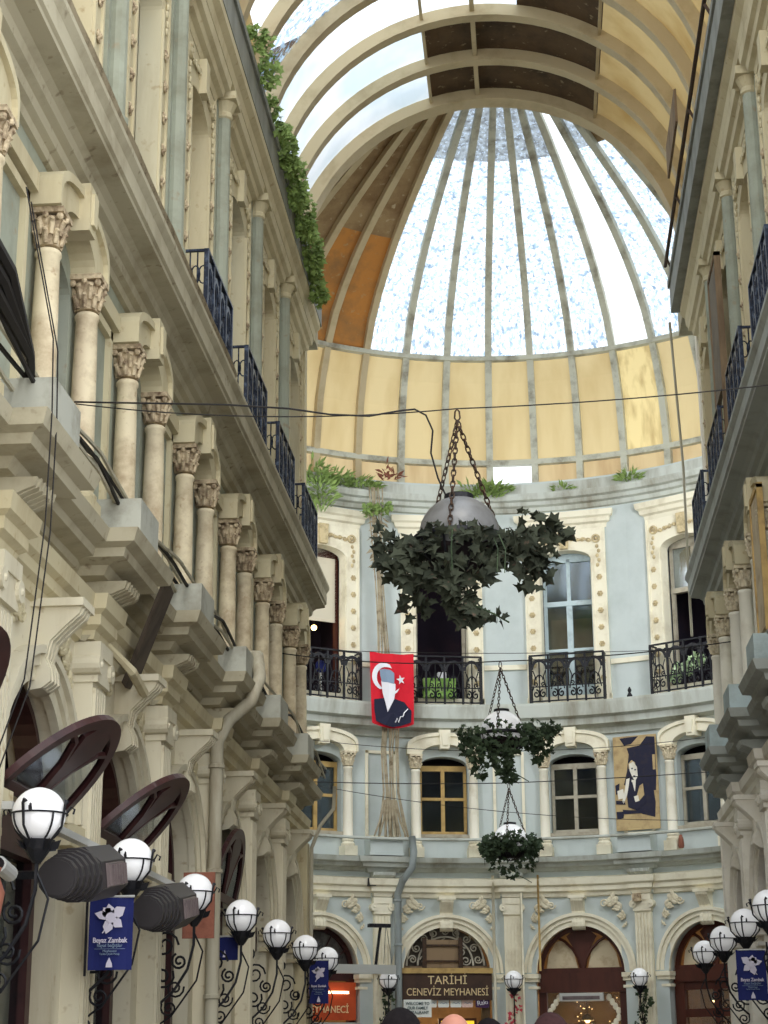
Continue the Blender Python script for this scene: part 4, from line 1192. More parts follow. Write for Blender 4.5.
def foliage(name, cells, mtl, n, size, label=None, cat=None, parent=None, ivy=True, group=None, kind=None, world=True, droop=0.4):
    m = MW_() if world else MB()
    for _ in range(n):
        c, r = random.choice(cells)
        v = Vector((random.gauss(0, 1), random.gauss(0, 1), random.gauss(0, 1))); v.normalize()
        q = random.random() ** 0.33
        p = (c[0] + v.x * r[0] * q, c[1] + v.y * r[1] * q, c[2] + v.z * r[2] * q)
        s = size * random.uniform(0.6, 1.3)
        d = (v.x + random.uniform(-0.6, 0.6), v.y + random.uniform(-0.6, 0.6), -droop + random.uniform(-0.8, 0.6))
        if ivy: m.leaf(p, d, (random.uniform(-1, 1), random.uniform(-1.5, -0.2), random.uniform(-0.5, 1)), s)
        else: m.blade(p, (v.x, v.y, abs(v.z) * 0.8 + 0.1 - droop), s, random.uniform(0.1, 0.2))
    return m.build(name, mtl, parent, label=label, cat=cat, group=group, kind=kind)
# vines wrapped on two rotunda lamps
for t, mt, lab in ((22.5, 'leaf', 'green vine trailing below the globe lamp between the timber fronts'), (0.0, 'flower', 'red flower sprays hanging below the globe lamp right of the tavern sign'), (-22.5, 'leaf', 'ivy strands hanging beside the globe lamp left of the tavern sign')):
    loc, rz = place('A', t); mtx = Matrix.Rotation(rz, 3, 'Z')
    cells = []
    for k in range(6):
        q = Vector(loc) + mtx @ Vector((0.10 * math.sin(k * 1.7), -0.42, 0)); cells.append(((q.x, q.y, 3.15 - 0.2 * k), (0.14, 0.12, 0.14)))
    foliage('vine' if mt == 'leaf' else 'flower_spray', cells, M[mt], 90 if t == 22.5 else 50, 0.09, lab, 'plant')

# ------------------------------------------------------------------ hanging planters
def make_planter(seed):
    random.seed(seed)
    r = empty('hanging_planter')
    m = MW_(); m.ball(0, 0, -1.14, 0.36, n=28, m=18); m.build('globe', M['globeG'] if seed == 1 else M['globe'], r, smooth=True)
    MW_().lathe(0, 0, [(0.10, -0.83), (0.13, -0.80), (0.13, -0.76), (0.02, -0.74)], 14).build('globe_cap', M['iron'], r)
    m = MW_(); m.tube([(0.40 * math.cos(2 * PI * k / 24), 0.40 * math.sin(2 * PI * k / 24), -1.18) for k in range(24)], 0.03, 6, True)
    for k in range(10):
        a = 2 * PI * k / 10
        m.tube([(0.40 * math.cos(a), 0.40 * math.sin(a), -1.18), (0.36 * math.cos(a), 0.36 * math.sin(a), -1.36), (0.2 * math.cos(a), 0.2 * math.sin(a), -1.50), (0, 0, -1.54)], 0.010, 4)
    m.build('basket_ring', M['iron'], r)
    MW_().lathe(0, 0, [(0.30, -1.22), (0.34, -1.2), (0.34, -1.3), (0.22, -1.47), (0.02, -1.5)], 16).build('soil_bowl', M['dark'], r)
    for q in range(3):
        a = 2 * PI * q / 3 + 0.35; A = Vector((0, 0, -0.06)); B = Vector((0.40 * math.cos(a), 0.40 * math.sin(a), -1.17)); L = (B - A).length
        m = MW_(); n = int(L / 0.062); d = (B - A).normalized(); s = d.cross(Vector((0, 0, 1))).normalized(); t = d.cross(s)
        for k in range(n):
            c = A + (B - A) * ((k + 0.5) / n); x = s if k % 2 else t
            m.tube([tuple(c + d * 0.042 * math.cos(2 * PI * j / 8) + x * 0.020 * math.sin(2 * PI * j / 8)) for j in range(8)], 0.0075, 4, True)
        m.build('chain', M['chain'], r)
    MW_().tube([(0.0, 0, -0.07), (0.025, 0, -0.03), (0.02, 0, 0.03), (0, 0, 0.055), (-0.02, 0, 0.03), (-0.025, 0, -0.03)], 0.009, 5, True).build('hook', M['chain'], r)
    cells = []
    for k in range(16):
        a = 2 * PI * k / 16; cells.append(((0.46 * math.cos(a), 0.46 * math.sin(a), (-1.26 if seed == 1 else -1.2) + 0.06 * math.sin(3 * a)), (0.12, 0.12, 0.11) if seed == 1 else (0.15, 0.15, 0.2)))
    for (x, y, z, rx, rz) in ((-0.62, -0.1, -1.15, 0.14, 0.14), (0.62, -0.12, -1.1, 0.2, 0.2), (0.72, -0.1, -1.35, 0.13, 0.22), (-0.2, -0.42, -1.5, 0.22, 0.2), (-0.42, -0.35, -1.5, 0.1, 0.2), (0.02, -0.35, -1.75, 0.12, 0.16), (-0.6, -0.1, -1.4, 0.08, 0.14), (0.15, -0.38, -1.5, 0.14, 0.16), (0.5, -0.3, -1.3, 0.16, 0.16), (0.85, 0, -1.1, 0.1, 0.1), (-0.05, -0.4, -1.62, 0.22, 0.22), (0.1, -0.3, -1.9, 0.12, 0.12), (-0.35, -0.3, -1.75, 0.12, 0.2), (0.6, -0.2, -1.5, 0.1, 0.2)):
        cells += [((x, y, z), (rx, 0.13, rz))] * 3
    if seed == 3: cells = [((c[0][0] * 1.05, c[0][1] * 1.05, c[0][2] - 0.02), (0.15, 0.15, 0.24)) for c in cells[:16]] * 3 + [((0.0, -0.2, -1.75), (0.2, 0.15, 0.15)), ((-0.3, -0.2, -1.6), (0.2, 0.15, 0.15)), ((0.35, -0.2, -1.6), (0.2, 0.15, 0.15))] * 2
    foliage('ivy', cells, M['leafV'] if seed == 1 else M['leaf'], 600 if seed == 1 else 900, 0.115 if seed == 1 else 0.10, parent=r, kind=None)
    for k in range(5):
        a = random.uniform(0, 6.28); x, y = 0.42 * math.cos(a), 0.42 * math.sin(a)
        MW_().tube([(x, y, -1.2), (x * 1.25, y * 1.25, -1.22), (x * 1.5, y * 1.4, -1.4), (x * 1.45, y * 1.35, -1.6)], 0.006, 4).build('vine_stem', M['leaf'], r)
    MW_().tube([(0.05, -0.35, -1.6), (0.10, -0.38, -1.85), (0.3, -0.4, -1.95), (0.42, -0.38, -2.02)], 0.008, 4).build('vine_stem', M['leaf'], r)
    if seed == 1:
        foliage('trailing_sprig', [((0.12, -0.38, -1.88), (0.08, 0.05, 0.06)), ((0.3, -0.4, -1.97), (0.1, 0.05, 0.05))], M['leafV'], 26, 0.09, parent=r)
    return r
for (x, y, z, sd, lab) in ((-0.6, 15.2, 7.16, 1, 'large nearest hanging planter, dusty grey globe with dark ivy on rusty chains'),
                           (-0.53, 29.6, 8.0, 2, 'middle hanging planter, half buried white globe in dense ivy'),
                           (-0.56, 37.5, 7.15, 3, 'lowest and farthest hanging planter, white globe above a ring of ivy')):
    o = make_planter(sd); o.location = (x, y, z); tag(o, lab, 'planter', 'globe planters hanging down the middle of the arcade')
random.seed(11)

# ------------------------------------------------------------------ cables
def cable(pts, r, label, mt='cable', name='cable', sag=0.0, n=24, cat='cable'):
    P = [Vector(p) for p in pts]
    if len(P) == 2 and sag:
        A, B = P; P = [A + (B - A) * (i / n) - Vector((0, 0, sag * 4 * (i / n) * (1 - i / n))) for i in range(n + 1)]
    m = MW_(); m.tube([tuple(p) for p in P], r, 5)
    return m.build(name, M[mt], label=label, cat=cat)
def twopart(A, H, B, r, label):
    A, H, B = Vector(A), Vector(H), Vector(B); P = []
    for i in range(12): P.append(A + (H - A) * (i / 12) - Vector((0, 0, 0.10 * 4 * (i / 12) * (1 - i / 12))))
    for i in range(13): P.append(H + (B - H) * (i / 12) - Vector((0, 0, 0.06 * 4 * (i / 12) * (1 - i / 12))))
    return cable([tuple(p) for p in P], r, label)
twopart((-4.1, 15.2, 7.4), (-0.6, 15.2, 7.22), (3.35, 15.2, 7.46), 0.006, 'thin cable across the arcade holding the largest planter')
twopart((-4.3, 29.6, 8.3), (-0.53, 29.6, 8.06), (3.35, 29.6, 8.3), 0.010, 'thin cable across the arcade holding the middle planter')
twopart((-8.4, 37.5, 7.6), (-0.56, 37.5, 7.21), (7.2, 37.5, 7.6), 0.010, 'thin cable across the rotunda holding the lowest planter')
cable([(-4.1, 15.15, 7.4), (-3.4, 15.15, 7.36), (-2.7, 15.15, 7.32), (-2.12, 15.15, 7.26), (-1.75, 15.15, 7.19), (-1.39, 15.15, 7.16), (-1.12, 15.15, 7.2), (-0.98, 15.15, 7.21), (-0.88, 15.15, 7.15), (-0.82, 15.15, 7.0), (-0.84, 15.15, 6.79), (-0.78, 15.15, 6.55), (-0.71, 15.15, 6.38)], 0.009, 'slack black power cable looping down to the largest planter globe')
cable([(-4.2, 32.3, 7.3), (3.3, 32.3, 7.2)], 0.006, 'thin cable crossing the rotunda mouth in front of the middle windows', sag=0.25)
cable([(-4.2, 32.3, 6.5), (3.3, 32.3, 5.7)], 0.006, 'thin sagging wire below the middle windows', sag=0.2)
cable([(-3.9, 32.3, 8.95), (3.2, 32.3, 8.8)], 0.006, 'thin line stretched at railing height across the back wall', sag=0.08)
for k, (y, x0) in enumerate(((12.5, -3.55), (12.75, -3.58))):
    cable([(x0 - 0.3, y, 8.2), (x0 - 0.02, y, 6.9), (x0, y, 6.3), (x0 + 0.02, y - 0.1, 5.4), (x0 - 0.03, y - 0.25, 4.2), (x0 - 0.3, y - 0.4, 3.2)], 0.006, ['thin black wire hanging down past the ledge at the left edge', 'second thin black wire twisting down past the ledge at the left edge'][k])
b = empty('cable_bundle', label='thick bundle of old cables lying along the ledge under the left columns', cat='cable')
for k in range(5):
    m = MW_(); pts = []
    for i in range(60):
        y = 8.0 + i * 0.42; pts.append((-3.92 + 0.05 * math.cos(k * 1.3 + i * 0.3) + 0.03 * k, y, 6.77 + 0.07 * math.sin(k * 1.9 + i * 0.43) + 0.02 * k - 0.1 * abs(math.sin((y - 8.7) / 3.2 * PI))))
    m.tube(pts, 0.02, 5); m.build('cable', M['cable'] if k % 2 else M['pipe'], b)
for k in range(3):
    m = MW_(); m.tube([(-3.75 + 0.06 * k, 9.5, 7.0 + 0.1 * k), (-3.72 + 0.05 * k, 11.5, 6.85 + 0.08 * k), (-3.78, 12.6, 6.82), (-3.95, 13.3, 6.7)], 0.045, 6); m.build('hose', M['cable'], b)
m = MB(); c = []
for k in range(3):
    m2 = MW_(); m2.tube([(-3.72 + 0.0 * k, 9 + i * 0.6, 10.15 + 0.03 * k + 0.015 * math.sin(i * 2.2 + k)) for i in range(22)], 0.018, 4)
    m2.build('wiring', M['stem'], label=['lowest', 'middle', 'uppermost'][k] + ' of the dusty wires along the lip of the left balcony cornice', cat='cable', group='dusty wires along the left balcony cornice')

# ------------------------------------------------------------------ pipes
def pipe(pts, r, label, mt='pipe', rings=()):
    p = empty('drain_pipe', label=label, cat='pipe'); m = MW_(); m.tube(pts, r, 10); o = m.build('pipe', M[mt], p, smooth=True)
    for z in rings:
        q = MW_(); q.lathe(pts[0][0], pts[0][1], [(r, z - 0.03), (r + 0.02, z - 0.02), (r + 0.02, z + 0.02), (r, z + 0.03)], 12); q.build('collar', M[mt], p)
    return p
pipe([(-4.0, 22.35, 0), (-4.0, 22.35, 3.0), (-4.0, 22.35, 5.5), (-3.86, 22.4, 5.8), (-3.6, 22.5, 6.05), (-3.52, 22.7, 6.4), (-3.6, 23.0, 6.75), (-3.9, 23.4, 6.85)], 0.085, 'pale drain pipe running down between two left arches and bending over the ledge', 'pipe', (2.4, 3.9, 5.2))
pipe([(-4.0, 32.05, 0), (-4.0, 32.05, 5.3), (-3.85, 32.1, 5.7), (-3.62, 32.15, 6.0), (-3.6, 32.15, 6.4)], 0.035, 'thin pipe bending up round the far corner of the left wall', 'pipe')
def ap(t, w, z):
    a = math.radians(t); return (AXC + (RA - w) * math.sin(a), AYC + (RA - w) * math.cos(a), z)
pipe([ap(-20.0, 0.25, 0), ap(-20.0, 0.25, 3), ap(-20.0, 0.25, 5.45), ap(-19.4, 0.40, 5.75), ap(-18.0, 0.62, 6.05), ap(-17.8, 0.66, 6.4), ap(-18.0, 0.6, 6.75)], 0.085, 'grey drain pipe with a swan neck on the back wall beside the left globe lamp', 'pipeG', (2.4, 4.3, 5.3))
m = MW_(); pts = [ap(-46 + k * 2, 0.56, 6.70) for k in range(47)]
m.tube(pts, 0.035, 6); m.build('conduit', M['ledgeA'], label='long grey conduit pipe running round the back wall over the first ledge', cat='pipe')
pipe([ap(1.6, 0.2, 0.2), ap(1.6, 0.2, 5.9), ap(-1.4, 0.3, 6.1)], 0.03, 'thin cream conduit standing against the middle pilaster of the back wall', 'trimA')
pipe([ap(-3.2, 0.18, 0.2), ap(-3.2, 0.18, 5.9)], 0.035, 'cream rusty conduit left of the middle pilaster of the back wall', 'trimA')
pipe([ap(4.6, 0.2, 3.7), ap(4.6, 0.2, 5.9)], 0.025, 'short yellowish conduit across the leaf relief of the back wall', 'woodY')
pipe([(2.98, 33.05, 9.2), (2.98, 33.05, 9.8), (3.0, 33.0, 12.5), (2.93, 33.0, 14.6), (2.9, 33.0, 15.5)], 0.025, 'thin ochre cable conduit hanging at the far end of the right wall', 'pipe')
# dry vine trunk over the rotunda wall
v = empty('dry_vine', label='bundle of bare grey vine stems climbing the pale blue panel from ledge to cornice', cat='plant')
for k in range(9):
    o1 = (k - 4) * 0.27 + random.uniform(-0.1, 0.1); ph = random.uniform(0, 6)
    pts = []
    for i in range(26):
        f = i / 25; z = 6.75 + f * 8.6
        spread = 1.0 if f > 0.12 else 1.0 + (0.12 - f) * 12
        t = -21.2 - 2.9 * f + (o1 * spread) + 0.35 * math.sin(f * 7 + ph)
        w = 0.50 if z < 9.0 else (0.62 if z < 10.2 else 0.35)
        if z > 15.0: w = 0.48
        pts.append(ap(t, w + 0.03 * math.sin(ph + f * 7), z))
    MW_().tube(pts, [0.026 - 0.010 * (i / 25) for i in range(26)], 5).build('stem', M['stem'], v)
for k in range(7):
    t0 = -22 + (k - 3) * 0.35
    MW_().tube([ap(t0, 0.55, 7.6), ap(t0 + (k - 3) * 0.3, 0.56, 7.1), ap(t0 + (k - 3) * 0.65, 0.55, 6.75)], [0.04, 0.03, 0.02], 5).build('root', M['stem'], v)
foliage('dry_tuft', [(ap(-23.6, 0.5, 14.3), (0.16, 0.12, 0.5)), (ap(-23.8, 0.45, 13.6), (0.1, 0.08, 0.4))], M['stem'], 120, 0.2, parent=v, ivy=False, droop=1.0)
foliage('leaf_clump', [(ap(-25.4, 0.55, 14.75), (0.22, 0.15, 0.2)), (ap(-23.0, 0.55, 14.8), (0.25, 0.15, 0.2))], M['leafB'], 90, 0.13, parent=v, ivy=True)
# ferns and ledge plants
def fern(cells, n, size, label, mt='leafB'):
    r = foliage('ledge_fern', cells, M[mt], n, size, label, 'plant', ivy=False, droop=0.15)
    return r
fern([(ap(-37, 0.35, 15.47), (0.6, 0.3, 0.35)), (ap(-33.5, 0.35, 15.42), (0.6, 0.3, 0.22)), (ap(-36, 0.6, 14.92), (0.35, 0.2, 0.5))], 620, 0.22, 'wide green fern clump on the top cornice at the left corner')
fern([(ap(-29, 0.3, 15.42), (0.7, 0.3, 0.15)), (ap(-26, 0.3, 15.40), (0.4, 0.3, 0.12))], 260, 0.2, 'low green fern strip on the top cornice left of the dry vine')
fern([(ap(-5, 0.3, 15.44), (0.5, 0.25, 0.16)), (ap(-1.5, 0.3, 15.42), (0.45, 0.25, 0.14)), (ap(-3, 0.4, 15.27), (0.5, 0.2, 0.12))], 420, 0.22, 'green fern clump on the top cornice behind the chains of the largest planter')
fern([(ap(11.5, 0.3, 15.40), (0.25, 0.2, 0.07))], 60, 0.16, 'tiny green tuft on the top cornice above the third balcony')
fern([(ap(24.5, 0.3, 15.44), (0.28, 0.2, 0.14))], 110, 0.2, 'small green tuft on the top cornice near the right corner')
fern([(ap(-21.5, 0.2, 15.82), (0.12, 0.1, 0.25)), (ap(-19.8, 0.2, 15.77), (0.15, 0.1, 0.12))], 60, 0.22, 'reddish dry weed on the top cornice above the dry vine', 'brick')
bush = ((23.9, 0.3, 16.4, 130), (25.4, 0.12, 16.2, 60), (26.4, 0.26, 16.2, 190), (27.4, 0.3, 16.1, 240), (28.4, 0.32, 16.0, 260), (29.5, 0.3, 15.9, 240), (30.5, 0.24, 15.6, 200))
lbl = ['nearest small leafy bush growing on the left gutter', 'sparse sprig on the left gutter between two bushes', 'rounded bush on the left gutter with a few pale flowers', 'fullest green bush on the left gutter', 'bushy shrub spilling over the left gutter before the dome',
       'light green weeping shrub over the left gutter', 'lowest light green shrub hanging at the end of the left gutter']
for k, (y, r, z, n) in enumerate(bush):
    x = -3.86
    foliage('gutter_bush', [((x, y, z), (r, r * 1.3, r * 1.2)), ((x + 0.12, y + 0.2, z - 0.25), (r * 0.6, r * 0.8, r * 0.9)), ((x, y - 0.2, z + 0.1), (r * 0.6, r * 0.7, r * 0.7))], M['leafB'] if k > 3 else M['leaf2'] if 'leaf2' in M else M['leafB'], n * 2, 0.10, lbl[k], 'bush', group='bushes growing on the left gutter', droop=0.5)

# ------------------------------------------------------------------ heaters, camera, plaque
def heater(y, label):
    r = empty('patio_heater', (-3.72, y, 3.10), label=label, cat='heater', group='dark grey heaters on the left wall')
    r.rotation_euler = (0, math.radians(-8), PI / 2)
    # local: x along wall (+Y world), -y away from the wall
    m = MB(); prof = [(-0.16, 0.20), (0.06, 0.22), (0.20, 0.10), (0.22, -0.12), (0.10, -0.22), (-0.16, -0.20)]
    m.sweep(prof, -0.25, 0.62)
    m.build('louvre_hood', M['heater'], r)
    m = MB()
    for k in range(5):
        rr = 0.16 + 0.015 * k
        m.sweep([(rr * math.cos(a), rr * math.sin(a)) for a in [2 * PI * q / 14 for q in range(14)]], -0.85 + 0.12 * k, -0.77 + 0.12 * k)
    m.sweep([(0.14 * math.cos(a), 0.14 * math.sin(a)) for a in [2 * PI * q / 14 for q in range(14)]], -0.86, -0.24)
    m.build('ribbed_drum', M['heater'], r)
    m = MB(); m.sweep([(0.205, 0.085), (0.225, 0.08), (0.242, -0.10), (0.222, -0.115)], -0.12, 0.46)
    for k in range(7): m.sweep([(0.22, 0.07), (0.25, 0.07), (0.262, -0.10), (0.23, -0.10)], -0.10 + k * 0.09, -0.09 + k * 0.09)
    m.build('grille', M['heatgrid'], r)
    m = MB(); m.box(-0.3, 0.0, -0.62, -0.1, -0.03, 0.03).box(-0.2, -0.1, -0.16, 0, -0.1, 0.1); m.build('mount_arm', M['iron'], r)
    return r
heater(14.75, 'dark grey patio heater under the largest globe lamp, left of the lily banner')
heater(18.05, 'dark grey patio heater right of the lily banner')
m = MW_(); m.box(-3.98, -3.90, 13.2, 20.0, 3.42, 3.48); m.build('mounting_bar', M['alu'], label='pale metal bar carrying the two heaters behind the globe lamps', cat='bar')
r = empty('security_camera', (-3.85, 12.95, 2.95), label='small grey security camera at the left edge below the largest globe lamp', cat='camera')
m = MW_(); m.tube([(-0.0, -0.18, 0.02), (0.0, 0.12, -0.02)], [0.06, 0.06], 12); m.build('housing', M['alu'], r)
MW_().tube([(0, -0.2, 0.022), (0, -0.18, 0.02)], 0.045, 12).build('lens', M['dark'], r)
MW_().tube([(-0.45, 0.1, 0.0), (-0.1, 0.05, 0.06), (0, 0, 0.03)], 0.02, 6).build('mount', M['alu'], r)
jr = empty('terracotta_jar', label='terracotta jar on an iron wall arm at the left edge below the camera', cat='jar')
MW_().lathe(-3.9, 12.55, [(0.07, 2.45), (0.14, 2.55), (0.17, 2.75), (0.12, 2.88), (0.14, 2.92)], 14).build('jar_body', M['brick'], jr, smooth=True)
MW_().box(-4.25, -3.78, 12.5, 12.6, 2.41, 2.45).build('wall_arm', M['iron'], jr)
m = MW_(); m.raw([(-4.12, 21.0, 3.0), (-3.75, 21.0, 3.0), (-3.75, 21.0, 3.75), (-4.12, 21.0, 3.75), (-4.12, 21.04, 3.0), (-3.75, 21.04, 3.0), (-3.75, 21.04, 3.75), (-4.12, 21.04, 3.75)], [(0, 1, 2, 3), (7, 6, 5, 4), (0, 4, 5, 1), (1, 5, 6, 2), (2, 6, 7, 3), (3, 7, 4, 0)])
m.build('plaque', M['brick'], label='small reddish brown projecting plaque behind the globe lamp beside the drain pipe', cat='sign')
m = MW_(); m.raw([(-3.62, 17.1, 6.28), (-3.64, 17.55, 6.25), (-4.12, 17.95, 5.36), (-4.14, 17.6, 5.30), (-3.60, 17.12, 6.24), (-3.62, 17.55, 6.2), (-4.08, 17.95, 5.28), (-4.10, 17.6, 5.24)], [(0, 1, 2, 3), (7, 6, 5, 4), (0, 4, 5, 1), (1, 5, 6, 2), (2, 6, 7, 3), (3, 7, 4, 0)])
m.build('broken_board', mat('dark weathered plank', (84, 74, 64), 0.9, (58, 50, 44), 5, 0.6, streak=True), label='broken dark board hanging loose from the left ledge to the arch moulding', cat='board')
m = MW_(); m.tube([(-4.1, 16.6, 5.5), (-3.9, 17.0, 5.28), (-3.95, 17.8, 5.22), (-4.1, 18.4, 5.45)], [0.03, 0.05, 0.05, 0.03], 6); m.build('loose_flashing', M['trimL'], label='loose pale strip of flashing curling under the broken board', cat='board')
# painted panel in left window, boards on the right
r = put(empty('painted_panel', label='orange and grey painted portrait panel filling the left window behind the marble columns', cat='painting'), 'L', CL[2])
MB().box(-0.54, 0.54, -0.16, -0.13, 6.92, 8.52).build('board', mat('violet grey panel', (92, 84, 96), 0.6), r)
MB().prism([(-0.1, 7.0), (0.0, 7.8), (-0.12, 8.1), (0.05, 8.4), (0.3, 8.35), (0.34, 8.0), (0.22, 7.7), (0.4, 7.3), (0.36, 7.0)], -0.13, -0.125).build('painted_figure', M['portrait'], r)
r = empty('board_screen', (3.12, 27.0, 11.7), label='dull brown framed board screen standing between two right balconies', cat='screen')
MW_().box(-0.03, 0.03, -0.55, 0.55, 0, 2.15).build('sheet', mat('dull brown board', (128, 118, 104), 0.8, (104, 94, 82), 2, 0.5), r)
m = MW_(); m.box(-0.05, 0.05, -0.6, -0.53, -1.7, 2.2).box(-0.05, 0.05, 0.53, 0.6, -1.7, 2.2).box(-0.05, 0.05, -0.6, 0.6, 2.13, 2.2); m.build('frame', M['crate'], r)
r = empty('board_screen', (3.10, 23.7, 8.0), label='pale timber framed board in front of the small columns at the right edge', cat='screen')
MW_().box(-0.02, 0.02, -0.4, 0.4, -0.9, 0.95).build('sheet', M['curtain'], r)
m = MW_(); m.box(-0.04, 0.04, -0.46, -0.4, -1.0, 1.0).box(-0.04, 0.04, 0.4, 0.46, -1.0, 1.0).box(-0.04, 0.04, -0.46, 0.46, 0.95, 1.02); m.build('frame', M['woodY'], r)
# railing pipe on the right gutter
r = empty('gutter_rail', label='rusty brown pipe rail fixed along the right gutter', cat='rail')
MW_().tube([(2.78, 14, 16.35), (2.78, 31.9, 16.2)], 0.035, 6).build('pipe', M['brick'] if False else M['chain'], r)
for y in (17, 20, 23, 26, 29, 31.6): MW_().tube([(2.78, y, 16.22), (2.88, y, 16.0)], 0.025, 5).build('clamp', M['chain'], r)
m = MW_(); m.box(2.62, 2.66, 26.6, 28.6, 16.35, 16.95); m.build('hatch_board', M['crate'], label='small weathered hatch board propped on the rail of the right gutter', cat='board')

# ------------------------------------------------------------------ text helper
def text(s, size, loc, parent, mtl, name='lettering', rot=(PI / 2, 0, 0), sx=1.0, bold=0.0):
    c = bpy.data.curves.new(name, 'FONT'); c.body = s; c.size = size; c.align_x = 'CENTER'; c.align_y = 'CENTER'; c.extrude = 0.004; c.offset = bold
    c.materials.append(mtl)
    tmp = bpy.data.objects.new('tmp_text', c); COL.objects.link(tmp)
    dg = bpy.context.evaluated_depsgraph_get(); me = bpy.data.meshes.new_from_object(tmp.evaluated_get(dg)); me.name = name
    bpy.data.objects.remove(tmp); bpy.data.curves.remove(c)
    o = bpy.data.objects.new(name, me); COL.objects.link(o); o.parent = parent; o.location = loc; o.rotation_euler = rot; o.scale = (sx, 1, 1)
    return o
# banners ------------------------------------------------------------
PET = [(100, 0.125, 0.04), (35, 0.16, 0.045), (-38, 0.14, 0.04), (-105, 0.15, 0.042), (165, 0.155, 0.034), (128, 0.115, 0.042)]
def banner(x0, x1, y, z0, z1, label, flip=1, full=True):
    xc = (x0 + x1) / 2; r = empty('banner', (xc, y, (z0 + z1) / 2), label=label, cat='banner')
    W, H = (x1 - x0) / 2, (z1 - z0) / 2
    m = MW_(); n = 8
    for i in range(n):
        a = -W + 2 * W * i / n; b2 = -W + 2 * W * (i + 1) / n
        ya, yb = 0.008 * math.sin(i * 1.1), 0.008 * math.sin((i + 1) * 1.1)
        m.raw([(a, ya, -H), (b2, yb, -H), (b2, yb, H), (a, ya, H), (a, ya + 0.006, -H), (b2, yb + 0.006, -H), (b2, yb + 0.006, H), (a, ya + 0.006, H)], [(0, 1, 2, 3), (7, 6, 5, 4)])
    m.build('cloth', M['banner'], r)
    MW_().tube([(-W - 0.08 * (1 if flip > 0 else -0.3), 0, H), (W + 0.01, 0, H)], 0.012, 6).build('top_rod', M['alu'], r)
    m = MW_(); m.tube([(-W * flip * 1.02 - 0.02 * flip, 0, -H - 0.05), (-W * flip * 1.02 - 0.02 * flip, 0, H + 0.1)], 0.012, 5); m.build('side_rod', M['iron'], r)
    if full:
        k = W / 0.21
        m = MW_()
        for a, L, wd in PET:
            a = math.radians(a if flip > 0 else 180 - a); d = Vector((math.cos(a), 0, math.sin(a))); p = Vector((-d.z, 0, d.x)); c0 = Vector((0.0, -0.022, H * 0.42))
            L *= k; wd *= k
            pts = [c0, c0 + d * L * 0.3 + p * wd, c0 + d * L * 0.65 + p * wd * 1.15, c0 + d * L * 1.05, c0 + d * L * 0.65 - p * wd * 1.15, c0 + d * L * 0.3 - p * wd]
            m.raw([tuple(q) for q in pts], [tuple(range(6))])
        m.tube([(0.0, -0.0225, H * 0.42), (0.0, -0.026, H * 0.42)], 0.05 * k, 12)
        m.build('lily', M['lilac'], r)
        MW_().tube([(0, -0.02, H * 0.38), (-0.02 * flip * k, -0.02, H * 0.2), (-0.075 * flip * k, -0.02, H * 0.0)], 0.006, 4).build('lily_stem', M['lilac'], r)
        text('Beyaz Zambak', 0.066 * k, (0, -0.02, -H * 0.20), r, M['lilac'], sx=0.85, bold=0.0012)
        text('hayat bağışlar', 0.045 * k, (0, -0.02, -H * 0.34), r, M['greyb'], sx=0.95)
        MW_().box(-W * 0.7, W * 0.7, -0.02, -0.018, -H * 0.435, -H * 0.425).build('rule_line', M['greyb'], r)
        text('Meyhanesi', 0.032 * k, (0, -0.02, -H * 0.49), r, M['greyb'])
        text('Tarihi Çiçek Pasajı', 0.026 * k, (0, -0.02, -H * 0.57), r, M['greyb'])
        m = MW_(); m.raw([(-0.03, -0.02, -H * 0.93), (0.03, -0.02, -H * 0.93), (0.026, -0.02, -H * 0.83), (0, -0.02, -H * 0.66), (-0.026, -0.02, -H * 0.83)], [(0, 1, 2, 3, 4)]); m.build('emblem', M['lilac'], r)
    return r
banner(-3.96, -3.57, 15.95, 2.39, 3.02, 'dark blue banner with a white lily hanging from the left lamp bracket', 1)
o = banner(-4.12, -3.78, 22.9, 2.86, 3.15, 'short folded dark blue banner beside the pale drain pipe', 1, False)
m = MW_(); m.raw([(-0.02, -0.02, -0.11), (0.03, -0.02, -0.11), (0.01, -0.02, -0.02)], [(0, 1, 2)]); m.build('emblem', M['lilac'], o)
o = banner(-3.97, -3.64, 31.6, 2.62, 3.34, 'dark blue banner under the last globe lamps of the left wall', 1, True)
banner(2.66, 3.06, 25.7, 2.41, 3.08, 'dark blue banner with a white lily hanging from the right lamp bracket', -1)

# ------------------------------------------------------------------ flag
t = -22.0; loc, rz = place('A', t)
r = empty('flag', (loc[0], loc[1], 10.2), rz, label='red crescent and star flag with a dark coated bust, hung before the dry vine', cat='flag')
FW = 0.54
def fl(u, z, o=0.0):
    return (u + 0.02 * z * u, 0.78 + 0.025 * math.sin(u * 14 + z * 1.5) + o, z)
def flagpoly(name, poly, mtl, o, parent):
    m = MB(); cx = sum(p[0] for p in poly) / len(poly); cz = sum(p[1] for p in poly) / len(poly)
    pts = [fl(cx, cz, o)] + [fl(a, b, o) for a, b in poly]; n = len(poly)
    m.add(pts, [(0, i + 1, (i + 1) % n + 1) for i in range(n)]); return m.build(name, mtl, parent)
m = MB(); NX, NZ = 16, 16; p = []
def bot(u): return -0.93 + (0.12 * (abs(u) / FW) ** 2.2)
for j in range(NZ + 1):
    for i in range(NX + 1):
        u = -FW + 2 * FW * i / NX; zt = 0.90 - 0.03 * (1 - (u / FW) ** 2); z = zt + (bot(u) - zt) * j / NZ
        x, w, zz = fl(u, z); s = 1 - 0.07 * (j / NZ) * (1 if u < 0 else -0.3); p.append((x * s, w, zz))
m.add(p, [(j * (NX + 1) + i, j * (NX + 1) + i + 1, (j + 1) * (NX + 1) + i + 1, (j + 1) * (NX + 1) + i) for j in range(NZ) for i in range(NX)])
